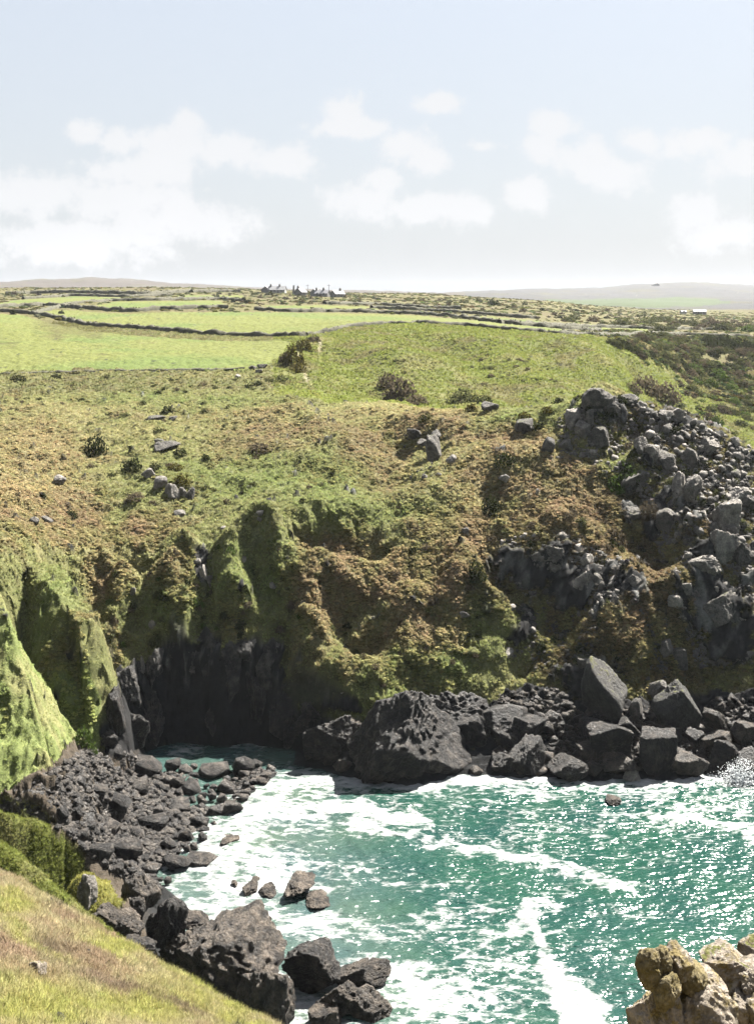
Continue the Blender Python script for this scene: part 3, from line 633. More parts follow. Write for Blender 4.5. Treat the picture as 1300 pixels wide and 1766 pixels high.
# ------------------------------------------------------------------ rocks
def rock_material(name, dark, pale, pale_amt, warm=None, moss=None, scale=1.0, rough=0.85, bump=0.35, spec=0.3):
    m, nt, b = new_mat(name)
    geo = node(nt, 'ShaderNodeNewGeometry'); P = geo.outputs['Position']
    oi = node(nt, 'ShaderNodeObjectInfo')
    n1 = noise_node(nt, 1.3 * scale, 7, 0.66, P); n2 = noise_node(nt, 5.5 * scale, 6, 0.7, P)
    r1 = ramp(nt, n1.outputs[0], [(0.5 - pale_amt * .35, dark), (0.62 - pale_amt * .2, tuple((a + c) / 2 for a, c in zip(dark, pale))), (0.78 - pale_amt * .2, pale)])
    c = r1.outputs[0]
    if warm: 
        n4 = noise_node(nt, 2.4 * scale, 5, 0.7, P); rw = ramp(nt, n4.outputs[0], [(0.48, (0, 0, 0)), (0.62, (1, 1, 1))]); c = mix_col(nt, rw.outputs[0], c, warm)
    r2 = ramp(nt, n2.outputs[0], [(0.3, (0.55, 0.55, 0.56)), (0.68, (1.35, 1.33, 1.3))]); c = mix_col(nt, 0.9, c, r2.outputs[0], 'MULTIPLY')
    tone = node(nt, 'ShaderNodeMapRange'); nt.links.new(oi.outputs['Random'], tone.inputs[0]); tone.inputs[3].default_value = 0.72; tone.inputs[4].default_value = 1.3
    tv = node(nt, 'ShaderNodeCombineColor'); [nt.links.new(tone.outputs[0], tv.inputs[i]) for i in range(3)]
    c = mix_col(nt, 1.0, c, tv.outputs[0], 'MULTIPLY')
    if moss:
        sp = node(nt, 'ShaderNodeSeparateXYZ'); nt.links.new(geo.outputs['Normal'], sp.inputs[0])
        ad = node(nt, 'ShaderNodeMath', operation='MULTIPLY_ADD'); nt.links.new(n1.outputs[0], ad.inputs[0]); ad.inputs[1].default_value = 1.6; nt.links.new(sp.outputs[2], ad.inputs[2])
        rm = ramp(nt, ad.outputs[0], [(0.0, (0, 0, 0)), (1, (1, 1, 1))])
        mr = node(nt, 'ShaderNodeMapRange', interpolation_type='SMOOTHSTEP'); nt.links.new(ad.outputs[0], mr.inputs[0]); mr.inputs[1].default_value = moss[1]; mr.inputs[2].default_value = moss[1] + .15
        c = mix_col(nt, mr.outputs[0], c, moss[0])
    c = mix_col(nt, 1.0, c, (.80, .75, .69), 'MULTIPLY')
    nt.links.new(c, b.inputs['Base Color']); b.inputs['Roughness'].default_value = rough; b.inputs['Specular IOR Level'].default_value = spec
    vo = node(nt, 'ShaderNodeTexVoronoi', feature='DISTANCE_TO_EDGE'); vo.inputs['Scale'].default_value = 1.6 * scale
    wn = node(nt, 'ShaderNodeVectorMath', operation='ADD'); nt.links.new(P, wn.inputs[0]); nt.links.new(n1.outputs['Color'], wn.inputs[1]); nt.links.new(wn.outputs[0], vo.inputs['Vector'])
    vr = ramp(nt, vo.outputs['Distance'], [(0.0, (0, 0, 0)), (0.06, (1, 1, 1))])
    s1 = node(nt, 'ShaderNodeMath', operation='MULTIPLY_ADD'); nt.links.new(vr.outputs[0], s1.inputs[0]); s1.inputs[1].default_value = 0.25; nt.links.new(n2.outputs[0], s1.inputs[2])
    s2 = node(nt, 'ShaderNodeMath', operation='ADD'); nt.links.new(s1.outputs[0], s2.inputs[0]); nt.links.new(n1.outputs[0], s2.inputs[1])
    bp = node(nt, 'ShaderNodeBump'); bp.inputs['Strength'].default_value = 0.9; bp.inputs['Distance'].default_value = bump / scale
    nt.links.new(s2.outputs[0], bp.inputs['Height']); nt.links.new(bp.outputs[0], b.inputs['Normal'])
    return m
M_DARK = rock_material('dark_shore_rock', (.010, .0098, .0102), (.085, .078, .072), .1, rough=.5, spec=.25)
M_SHORE = rock_material('brown_grey_shore_rock', (.015, .0135, .0125), (.13, .115, .10), .25, rough=.5, spec=.25)
M_BEACH = rock_material('beach_boulder_rock', (.012, .0115, .0118), (.13, .12, .11), .25, rough=.5, spec=.28)
M_CRAG = rock_material('pale_crag_rock', (.055, .056, .057), (.30, .295, .285), .65, rough=.8)
M_CRAGD = rock_material('weathered_crag_rock', (.032, .032, .033), (.17, .168, .16), .5, moss=((.048, .055, .016), 1.75), rough=.8)
M_MOSSY = rock_material('mossy_shore_rock', (.026, .0275, .028), (.085, .085, .082), .4, moss=((.07, .077, .02), 1.62), rough=.75)
M_GRAN = rock_material('lichen_granite', (.14, .125, .10), (.31, .29, .265), .9, warm=(.17, .14, .055), scale=2.2, rough=.9, bump=.25)
M_GRANM = rock_material('lichen_covered_granite', (.12, .104, .045), (.21, .187, .125), .5, warm=(.12, .10, .034), scale=3.0, rough=.95, bump=.3)
M_GRANG = rock_material('turfed_granite', (.13, .115, .095), (.29, .27, .245), .9, warm=(.13, .107, .048), moss=((.09, .10, .018), 1.7), scale=2.2, rough=.9, bump=.25)

M_WALL = rock_material('lichen_streaked_cliff', (.016, .016, .017), (.16, .158, .152), .12, rough=.7)
_ico = {}
def ico(sub):
    if sub not in _ico:
        bm = bmesh.new(); bmesh.ops.create_icosphere(bm, subdivisions=sub, radius=1.0)
        bm.verts.ensure_lookup_table(); v = np.array([q.co[:] for q in bm.verts]); f = np.array([[q.index for q in g.verts] for g in bm.faces]); bm.free(); _ico[sub] = (v, f)
    return _ico[sub]

def rock_shape(seed, sub, planes=11, rough=0.10, crack=0.10, flat_base=0.0, lean=0.0, freq=1.6, box=0.0, rnd=0.0, taper=0.0):
    """a fractured stone: the hull of random cleavage planes, worn by noise, its half sizes all 1"""
    r = np.random.default_rng(seed); v, f = ico(sub)
    n = r.normal(size=(planes, 3)); n /= np.linalg.norm(n, axis=1)[:, None]
    if box > 0:
        ax = np.concatenate([np.eye(3), -np.eye(3)]) + r.normal(size=(6, 3)) * .13; ax /= np.linalg.norm(ax, axis=1)[:, None]; n = np.concatenate([n[:max(2, planes - 6)], ax])
    h = r.uniform(.45, 1.0, size=len(n))
    d = v @ n.T; d = np.where(d > 1e-3, h / np.maximum(d, 1e-3), 9)
    rad = np.minimum(d.min(1), 1.35); rad = rad + (1 - rad) * rnd
    p = v * rad[:, None]
    if rough or crack:
        o = r.uniform(-50, 50, 3)
        nn = fbm(p[:,0]*freq+o[0], p[:,1]*freq+o[1], p[:,2]*freq+o[2], 5 if sub > 4 else 3, 0, .55) * rough
        if crack: nn = nn + (ridged(p[:,0]*freq*1.7+o[1], p[:,1]*freq*1.7+o[2], p[:,2]*freq*2.6+o[0], 4 if sub > 4 else 2) - .55) * crack
        p = p + v * nn[:, None]
    p -= (p.max(0) + p.min(0)) / 2; p /= (p.max(0) - p.min(0)) / 2
    if taper: p[:, :2] *= (1 - taper * (p[:, 2:3] + 1) / 2); p -= (p.max(0) + p.min(0)) / 2; p /= (p.max(0) - p.min(0)) / 2
    if lean: p[:, 0] += lean * p[:, 2]
    return p, f

def hull_shape(seed, npts=13, squash=.75):
    """a broken block: the convex hull of a few points"""
    r = np.random.default_rng(seed); d = r.normal(size=(npts, 3)); d /= (np.abs(d) ** 3).sum(1)[:, None] ** (1 / 3); d *= r.uniform(squash, 1, (npts, 1))
    bm = bmesh.new(); vs_ = [bm.verts.new(tuple(q)) for q in d]; bmesh.ops.convex_hull(bm, input=vs_); bmesh.ops.delete(bm, geom=[v for v in bm.verts if not v.link_faces], context='VERTS')
    bmesh.ops.triangulate(bm, faces=bm.faces[:]); bm.verts.ensure_lookup_table(); bm.verts.index_update()
    p = np.array([v.co[:] for v in bm.verts]); f = np.array([[v.index for v in g.verts] for g in bm.faces]); bm.free()
    p -= (p.max(0) + p.min(0)) / 2; p /= (p.max(0) - p.min(0)) / 2
    return p, f

_protos = {}
def rock_mesh(kind, var, sub, mat, **kw):
    key = (kind, var, sub, mat.name)
    if key not in _protos:
        p, f = hull_shape(hash_(kind) + var * 101 + 7, 11 + var % 6) if kind in ('cleft', 'slab') else rock_shape(hash_(kind) + var * 101 + 7, sub, **kw)
        _protos[key] = mesh_from_arrays('stone_%s' % kind, p, f, None, mat, smooth=(sub >= 5))
    return _protos[key]
def hash_(s): return sum((i + 1) * ord(c) for i, c in enumerate(s))

def place_rock(name, px, py, w, h, mat, label, cat='boulder', group=None, rot=0.0, sub=None, var=None, y0=60.0, unique=None, sea=False, depth=None, deep=0.85, kind='angular', **kw):
    """w and h are the seen width and height in photo pixels"""
    if depth is None:
        if sea: Y = H * F / (py + h * .42 - HY)
        else:
            g = surface_hit(px, py + h * .28, y0)
            if g is None: return None
            Y = g[0]
            if g[1] < -0.2: Y = H * F / (py + h * .42 - HY)
    else: Y = depth
    hw = w / F * Y / 2; hh = h / F * Y / 2 * 1.08; hd = max(hw * deep, hh * .6)
    if sub is None: sub = 5 if w > 55 else (4 if w > 20 else 3)
    if var is None: var = random.randrange(14)
    if unique is not None: me = mesh_from_arrays(name, *rock_shape(unique, sub, **kw), None, mat, smooth=False)
    else: me = rock_mesh(kind, var, sub, mat, **({'planes': 12, 'rough': .10, 'crack': .09} | kw))
    o = link(name, me, None, label, cat, group)
    rz = random.choice((0, math.pi / 2, math.pi, -math.pi / 2)) if unique is None else 0
    o.rotation_euler = (0, R(rot), rz) if rz == 0 else (0, 0, rz + random.uniform(-.25, .25))
    if unique is None and w < 40: o.rotation_euler = (random.uniform(-.45, .45), random.uniform(-.45, .45), o.rotation_euler[2])
    if abs(math.sin(rz)) > .5: o.scale = (hd, hw, hh)
    else: o.scale = (hw, hd, hh)
    o.location = (xcol(px, Y), Y + hd * .25, zrow(py, Y) - (hd * .25) * 0.12)
    return o

# --- the shore below the cliffs
place_rock('sea_rock', 712, 1280, 225, 165, M_DARK, 'huge black craggy rock rising from the surf below the grassy cliff', 'rock', unique=301, sub=6, planes=18, rough=.10, crack=.07, freq=3.2, rnd=.1, taper=.62, lean=.12, depth=115.5, deep=.6)
place_rock('sea_rock', 795, 1265, 160, 120, M_DARK, 'dark sloping rock ridge leaning behind the huge black surf rock', 'rock', unique=302, sub=6, planes=12, rough=.12, crack=.12, freq=2.6, depth=120, lean=-.35, deep=.5)
place_rock('sea_rock', 568, 1288, 92, 104, M_DARK, 'dark jagged rock between the cave mouth and the huge surf rock', 'rock', unique=303, sub=6, planes=12, rough=.14, crack=.13, freq=2.6, depth=119, deep=.7)
place_rock('sea_rock', 620, 1262, 70, 40, M_SHORE, 'low light-topped rock against the left shoulder of the huge surf rock', 'rock', unique=304, sub=5, rough=.2, crack=.2, depth=119.5)
for (x, y, w, h, mt, lab, un, kw) in [
    (1046,1198,84,112,M_MOSSY,'tall grey block with mossy sloping top at the foot of the crag',311,dict(planes=9, lean=-.18)),
    (1012,1146,34,26,M_CRAGD,'small squared block capping the tall grey block at the shore',312,dict(planes=8, box=1)),
    (1166,1222,86,90,M_MOSSY,'large rounded grey boulder with moss on top and pale veins',313,dict(planes=9)),
    (1133,1192,42,36,M_CRAGD,'grey mossy boulder resting behind the large rounded mossy boulder',314,dict(planes=9)),
    (1097,1226,28,40,M_CRAGD,'small upright mossy stone wedged between two large shore blocks',315,dict(planes=9)),
    (1136,1300,76,76,M_DARK,'black cube-like boulder with a flat shaded front at the shore',316,dict(planes=8, box=1)),
    (1046,1282,84,70,M_DARK,'black slabby boulder below the tall grey block',317,dict(planes=9, box=1)),
    (956,1243,40,32,M_SHORE,'pale flat-topped brown boulder in the rubble left of the tall block',318,dict(planes=8)),
    (905,1306,74,66,M_DARK,'broad black boulder with smooth rounded shoulders at the waterline',319,dict(planes=9)),
    (983,1328,76,44,M_DARK,'low black boulder standing in white surf',320,dict(planes=9)),
    (1010,1298,34,32,M_SHORE,'small brown boulder behind the low black surf boulder',321,dict(planes=9)),
    (1070,1320,66,36,M_SHORE,'light brown flat boulder beside the black cube-like boulder',322,dict(planes=9)),
    (1090,1340,32,22,M_CRAG,'pale small stone at the waterline before the black cube-like boulder',323,dict(planes=9)),
    (1188,1318,66,46,M_SHORE,'brown split boulder at the waterline right of the black cube-like boulder',324,dict(planes=9)),
    (1246,1308,62,60,M_DARK,'dark pointed boulder beside the burst of spray',325,dict(planes=9)),
    (1238,1246,56,48,M_SHORE,'pyramid-shaped brown boulder with a light sunny face',326,dict(planes=7)),
    (1232,1282,54,42,M_SHORE,'rounded brown boulder below the pyramid-shaped boulder',327,dict(planes=9)),
    (1285,1268,50,44,M_SHORE,'brown boulder with a rusty top beside the pyramid-shaped boulder',328,dict(planes=9)),
    (1296,1318,48,50,M_DARK,'dark wet boulder behind the burst of spray',329,dict(planes=9)),
    (1174,1137,30,36,M_CRAGD,'pale squared block perched on the slope above the rounded mossy boulder',330,dict(planes=8, box=1)),
    (1150,1121,28,36,M_CRAGD,'pale upright block beside the perched squared block',331,dict(planes=9)),
    (872,1318,52,34,M_DARK,'dark low boulder between the huge surf rock and the broad black boulder',332,dict(planes=9)),
    (912,1262,74,46,M_DARK,'dark ledge of rock above the broad black boulder',333,dict(planes=10)),
    (868,1250,90,60,M_DARK,'dark broken ledge at the foot of the green gully',334,dict(planes=10)),
    (1080,1260,50,40,M_DARK,'dark angular block between the slabby boulder and the mossy boulder',335,dict(planes=9)),
    (1200,1275,40,36,M_DARK,'dark block between the mossy boulder and the rounded brown boulder',336,dict(planes=9)),
    (820,1332,26,20,M_SHORE,'small wet stone at the right foot of the huge surf rock',337,dict(planes=9)),
    (590,1322,36,22,M_SHORE,'small wet stone at the left foot of the huge surf rock',338,dict(planes=9))]:
    place_rock('shore_boulder', x, y, w, h, mt, lab, 'boulder', unique=un, sub=5 if w > 40 else 4, **({'rough': .07, 'crack': .07, 'freq': 2.6} | kw))
# --- low rocks awash
for (x, y, w, h, lab, un) in [(430,1534,28,20,'small brown rock awash in foam with water pouring off it',351),(461,1537,32,18,'small dark rock awash beside a larger pale reef',352),(516,1532,54,46,'flat pale brown reef rock ringed by white foam',353),
        (440,1519,16,8,'tiny rock tip breaking the foam behind two small rocks',354),(404,1524,12,9,'tiny dark rock tip in the foam left of the small rocks',355),(396,1452,34,16,'lone squared rock washed by foam beside the boulder beach',356),
        (1058,1380,28,12,'pale rock tip awash off the far shore',357),(452,1345,26,18,'small black block at the tip of the boulder beach',358),(548,1556,44,18,'pale low reef edge right of the flat reef rock',359)]:
    place_rock('reef_rock', x, y, w, h * .62, M_SHORE, lab, 'rock', unique=un, sub=5, sea=True, rough=.14, crack=.14, freq=2.4, deep=1.5)
# --- outcrops of the near shore
for (x, y, w, h, mt, lab, un, dp, kw) in [
    (380,1690,225,190,M_SHORE,'massive brown craggy outcrop below the near grass slope',371,78.5,dict(sub=6, planes=16, rough=.13, crack=.08, freq=3.2, rnd=.3)),
    (455,1735,110,130,M_SHORE,'cracked right shoulder of rock beside the massive brown outcrop',372,76,dict(sub=6, planes=13, rough=.12, crack=.08, freq=3.0, rnd=.15)),
    (536,1668,104,76,M_DARK,'dark block with a flat lit top and black shaded front in the surf',373,79.5,dict(sub=6, planes=9, rough=.14, crack=.12, freq=2.2, rnd=.1)),
    (606,1682,60,44,M_SHORE,'low brown rock joined to the right of the dark flat-topped block',374,80,dict(sub=5, planes=12, rough=.12, crack=.1)),
    (640,1682,70,34,M_SHORE,'wet brown reef trailing off into foam',375,80,dict(sub=5, planes=12, rough=.12, crack=.1)),
    (595,1728,104,70,M_SHORE,'jagged brown reef in the surf below the dark flat-topped block',376,77,dict(sub=6, planes=13, rough=.14, crack=.10, freq=3.0)),
    (640,1740,76,60,M_SHORE,'broken reef rock washed white on its seaward edge',377,76.5,dict(sub=5, planes=13, rough=.13, crack=.1)),
    (560,1760,60,36,M_SHORE,'low wet reef beside the right shoulder of the outcrop',378,75.5,dict(sub=5, planes=12, rough=.12, crack=.1)),
    (242,1548,70,76,M_SHORE,'upright brown block on the shore beside the green hummock',379,81.5,dict(sub=5, planes=9, rough=.14, crack=.16)),
    (205,1600,90,62,M_SHORE,'dark overhung ledge of rock below the green hummock',380,79,dict(sub=5, planes=10, rough=.2, crack=.18)),
    (285,1595,78,86,M_DARK,'dark cleft rock between the upright block and the massive outcrop',381,80.5,dict(sub=5, planes=10, rough=.2, crack=.2)),
    (330,1590,60,26,M_SHORE,'low rock shelf at the water left of the massive outcrop',382,83,dict(sub=5, planes=12, rough=.12, crack=.1)),
    (150,1545,36,70,M_CRAG,'pale crumbling rock face between the shoulder and the green hummock',383,76,dict(sub=5, rough=.2, crack=.18)),
    (305,1640,70,50,M_SHORE,'brown rock filling the gap behind the massive outcrop',384,80,dict(sub=5, rough=.2, crack=.18)),
    (228,1572,46,50,M_SHORE,'brown block on the shore between the green hummock and the dark cleft rock',386,80.5,dict(sub=5, planes=9, rough=.15, crack=.15)),
    (175,1585,60,40,M_SHORE,'rough brown rock at the foot of the green hummock',387,77.5,dict(sub=5, planes=9, rough=.18, crack=.15)),
    (235,1640,70,40,M_DARK,'dark rock under the edge of the near grass shoulder',385,76,dict(sub=5, rough=.2, crack=.18))]:
    place_rock('shore_outcrop', x, y, w, h, mt, lab, 'rock', unique=un, depth=dp, **kw)
place_rock('slope_stone', 62, 1676, 34, 34, M_GRANG, 'lone grey stone lying in the dry grass of the near slope', 'stone', unique=390, sub=4, y0=28, rough=.12, crack=.1)

# --- boulder beach
BEACH = [(0,1385),(60,1345),(120,1310),(150,1290),(230,1303),(290,1316),(370,1322),(430,1312),(480,1330),(440,1352),(415,1385),(370,1420),(355,1455),(300,1475),(270,1495),(290,1520),(260,1540),(215,1520),(190,1500),(160,1480),(120,1440),(60,1408),(0,1395)]
placed = []
big = [(252,1324,56,34),(418,1320,42,30),(368,1330,60,18),(218,1472,58,46),(172,1474,46,32),(330,1362,36,28),(205,1390,42,36),(130,1402,26,28),(106,1404,26,26),(264,1420,54,32),(272,1400,18,20),(323,1442,30,24),(398,1392,44,24),(372,1400,34,26),(168,1360,50,20),
       (345,1420,34,24),(300,1350,36,24),(240,1360,36,26),(190,1430,36,26),(150,1420,34,26),(290,1458,30,22),(235,1440,34,22),(390,1360,34,22),(60,1375,30,22),(312,1392,38,26),(260,1500,36,22),(300,1490,60,20),(345,1483,60,16),(240,1520,40,26)]
def beach_rock(x, y, w, h, main):
    mt = random.choice((M_BEACH, M_BEACH, M_DARK))
    lab = '%s %s %s on the boulder beach' % ('big' if w > 38 else 'large' if w > 26 else 'middling' if w > 17 else 'small', 'black' if mt is M_DARK else 'dark grey', 'flat slab' if w > 1.6 * h else 'tall block' if h > .8 * w else 'broken block')
    o = place_rock('beach_boulder', x, y, w, h, mt, lab, 'boulder',
                   'boulders of the beach', kind='slab' if w > 1.6 * h else 'cleft', sub=4 if w > 16 else 3, planes=9, rough=.07, crack=.05)
    if o is not None: placed.append((x, y, w))
for b_ in big: beach_rock(*b_, True)
n_b = 0; tries = 0
xs_ = [p[0] for p in BEACH]; ys_ = [p[1] for p in BEACH]
while n_b < 268 and tries < 9000:
    tries += 1
    x = random.uniform(min(xs_), max(xs_)); y = random.uniform(min(ys_), max(ys_))
    if not in_poly(BEACH, np.array([x]), np.array([y]))[0]: continue
    w = random.choice((11, 12, 13, 14, 15, 17, 19, 22, 26)) * random.uniform(.85, 1.25); 
    if x < 90: w *= .7
    if any((x - a) ** 2 + ((y - b) * 1.5) ** 2 < (.42 * (w + c)) ** 2 for a, b, c in placed): continue
    beach_rock(x, y, w, w * random.uniform(.55, .9), False); n_b += 1

def stone_litter(name, pts, sizes, mat, label, cat, sub=1, parent=None):
    """many small stones lying loose, too many to count"""
    N = len(pts); r = np.random.default_rng(hash_(name) + N); cos, fas, off = [], [], 0
    for q in range(6):
        v, f = hull_shape(900 + q * 13, 9) if sub else ico(1); k = np.arange(q, N, 6); n = len(k)
        sc = sizes[k][:, None, None] * np.stack([r.uniform(.8, 1.4, n), r.uniform(.7, 1.2, n), r.uniform(.5, 1.0, n)], -1)[:, None, :]
        b_ = v[None] * sc; e1, e2 = r.normal(size=n)[:, None] * .5, r.uniform(0, 6.28, n)[:, None]
        y, z = b_[..., 1] * np.cos(e1) - b_[..., 2] * np.sin(e1), b_[..., 1] * np.sin(e1) + b_[..., 2] * np.cos(e1)
        x, y = b_[..., 0] * np.cos(e2) - y * np.sin(e2), b_[..., 0] * np.sin(e2) + y * np.cos(e2)
        cos.append((np.stack([x, y, z], -1) + pts[k][:, None, :]).reshape(-1, 3)); fas.append((f[None] + (np.arange(n) * len(v))[:, None, None]).reshape(-1, 3) + off); off += n * len(v)
    co = np.concatenate(cos); fa = np.concatenate(fas)
    return link(name, mesh_from_arrays(name, co.reshape(-1, 3), fa, None, mat, smooth=False), parent, label, cat, None, 'stuff')

def litter_points(poly, n, seed, y0=60.0, zmin=-.1):
    r = np.random.default_rng(seed); xs = [p[0] for p in poly]; ys = [p[1] for p in poly]; out = []
    px = r.uniform(min(xs), max(xs), n * 3); py = r.uniform(min(ys), max(ys), n * 3); ins = in_poly(poly, px, py)
    for x, y in zip(px[ins][:n], py[ins][:n]):
        g = on_ground(x, y, y0)
        if g is not None and g[2] > zmin: out.append(g)
    return np.array(out)
bp_ = litter_points(BEACH, 6000, 3)
stone_litter('beach_cobbles', bp_, np.random.default_rng(4).uniform(.10, .36, len(bp_)), M_BEACH, 'small dark cobbles filling the gaps of the boulder beach', 'cobbles')

# --- stones and crags on the hill
for (x, y, w, h, lab, un) in [(257,818,30,22,'pale rounded boulder at the top left of the hillside stone cluster',401),(297,849,28,30,'pale upright boulder in the middle of the hillside stone cluster',402),(277,833,24,24,'grey boulder between the two pale boulders of the hillside cluster',403),
        (314,850,18,20,'small grey stone right of the pale upright boulder',404),(326,853,20,26,'grey stone at the lower end of the hillside cluster under gorse',405),(309,887,22,14,'lone pale stone in the grass below the hillside cluster',406),
        (103,829,22,20,'lone grey stone on the pale bracken slope',407),(59,899,18,16,'grey stone at the head of the left spur',408),(80,897,24,14,'pale flat stone beside the grey stone at the head of the left spur',409),
        (268,722,36,12,'dark flat outcrop on the upper hillside',410),(298,722,16,10,'small pale stone beside the dark flat outcrop',411),(288,768,46,16,'slanting brown slab set in the upper hillside',412),(276,762,22,12,'dark stone above the slanting brown slab',413),
        (436,634,16,9,'grey stone in the heap at the pasture corner',414),(452,632,18,9,'larger grey stone topping the heap at the pasture corner',415),(446,641,14,9,'pale stone at the bottom of the heap at the pasture corner',416),(410,649,11,8,'lone pale stone below the pasture bank',417),
        (448,885,13,9,'pale stone at the brow of the cove cliff',418),(447,896,9,9,'small white stone just below the cliff brow stone',419),(385,912,11,9,'small grey stone on the cliff brow left of the pale stone',420),
        (748,778,28,56,'tall dark leaning crag stone on the brown hillside',421),(752,754,24,26,'grey stone topping the tall leaning crag stone',422),(714,749,26,20,'grey stone to the left of the tall leaning crag stone',423),(728,763,20,12,'flat grey stone left of the tall crag stone',424),
        (778,791,20,14,'pale stone right of the tall leaning crag stone',425),(732,823,12,12,'small pale stone below the tall leaning crag stone',426),(845,702,32,20,'grey outcrop on the ridge before the green hill',427),(905,737,34,30,'grey crag stone with dark shaded side left of the main crag',428),
        (945,768,24,28,'grey stone below the left end of the main crag',429),(976,770,26,26,'grey stone close under the left end of the main crag',430),(870,825,22,15,'pale flat stone on the brown slope below the crag',431),(1010,786,22,14,'flat pale stone in the turf below the crag head',432),
        (802,918,14,16,'small pale stone above a dark hollow',433),(797,1059,26,12,'pale stones at the rim of the dark cleft',434),(878,1128,18,18,'round pale stone near the foot of the green gully',435),(130,1143,12,16,'white stone on the dark side of the left spur',436),(126,1133,14,18,'white slab on the dark side of the left spur',437)]:
    place_rock('hill_stone', x, y, w, h, M_CRAG if 'pale' in lab or 'white' in lab else M_CRAGD, lab, 'stone', unique=un, sub=4, planes=10, rough=.07, crack=.06)
for (x, y, w, h, mt, lab, un, kw) in [
    (1030,690,56,44,M_CRAGD,'rugged grey head of the crag on its highest point',451,{}),(1056,707,40,36,M_CRAGD,'grey block right of the crag head',452,{}),(990,723,32,34,M_CRAG,'pale block on the left shoulder of the crag head',453,{}),
    (1008,746,34,42,M_CRAG,'pale standing stone under the left shoulder of the crag head',454,{}),(1031,754,40,40,M_CRAGD,'grey block under the crag head',455,{}),(1014,728,16,44,M_CRAGD,'thin leaning slab below the crag head',456,dict(lean=.3)),
    (1086,690,32,22,M_CRAGD,'dark flat stone right of the crag head',457,{}),(1105,770,28,34,M_CRAG,'pale pointed fin of rock on the crag',458,dict(lean=.2)),(1123,783,40,34,M_CRAG,'cracked pale block beside the pointed fin',459,{}),(1147,797,40,38,M_CRAGD,'split grey block below the pointed fin',460,{}),
    (1095,828,60,34,M_CRAGD,'grey face of rock under a bright green turf cap',461,{}),(1172,840,28,52,M_CRAG,'tall pale pinnacle on the crag slope',462,{}),(1197,847,40,52,M_CRAG,'broad pale pinnacle beside the tall one',463,{}),
    (1254,893,54,60,M_CRAG,'large pale block with a flat turf-topped cap',464,dict(box=1, planes=8)),(1252,948,50,70,M_CRAG,'tall pale buttress below the large flat-topped block',465,dict(planes=10)),(1214,977,60,40,M_CRAG,'pale ledge leaning against the tall buttress',466,{}),(1276,858,42,36,M_CRAG,'hollowed pale block above the large flat-topped block',467,{}),
    (1180,1018,28,26,M_CRAG,'pale rounded stone at the top of the diagonal stone chain',468,{}),(1165,1038,28,24,M_CRAG,'pale rounded stone at the bottom of the diagonal stone chain',469,{}),(1243,1052,80,64,M_CRAGD,'broad shaded rock face low on the crag',470,{}),(1237,1022,28,24,M_CRAG,'bright pale stone on the ledge above the shaded rock face',471,{}),
    (948,964,66,46,M_CRAGD,'wedge-shaped grey slab in the dark hollow of the slope',472,{}),(1000,1006,26,42,M_CRAG,'leaning pale slab at the right edge of the dark hollow',473,dict(lean=.4)),(1016,996,22,32,M_CRAG,'pale slab behind the leaning slab',474,{}),(1034,1002,26,26,M_CRAGD,'grey block right of the leaning slab',475,{}),
    (1061,984,18,18,M_CRAG,'pale stone above a white stone on the heath slope',476,{}),(1057,1000,14,17,M_CRAG,'white stone on the heath slope',477,{}),(1094,1005,26,26,M_CRAGD,'rounded grey boulder alone on the heath slope',478,{}),(936,1022,40,24,M_CRAGD,'grey rubble block low in the dark hollow',479,{}),
    (1013,966,26,22,M_CRAG,'pale boulder right of the wedge-shaped slab',480,{}),(1190,792,30,40,M_CRAGD,'dark upright block among the crag rubble',481,{}),(1225,770,32,28,M_CRAG,'pale block on the crag skyline',482,{}),(1150,720,28,24,M_CRAG,'pale knob on the crag skyline',483,{}),
    (1170,715,30,22,M_CRAG,'pale flat knob beside the knob on the crag skyline',484,{}),(1290,870,40,40,M_CRAGD,'grey block on the outer edge of the crag',485,{}),(1285,960,44,50,M_CRAGD,'shaded grey block right of the tall buttress',486,{}),(1090,890,36,30,M_CRAGD,'shaded grey rocks below the pinnacles',487,{}),
    (1150,900,40,44,M_CRAGD,'dark rock wall under the pinnacles',488,{}),(1270,1120,50,40,M_CRAGD,'dark shaded block above the shore rubble',489,{})]:
    place_rock('crag_block', x, y, w, h, mt, lab, 'rock', unique=un, sub=5, **({'planes': 13, 'rough': .10, 'crack': .14, 'freq': 2.8} | kw))
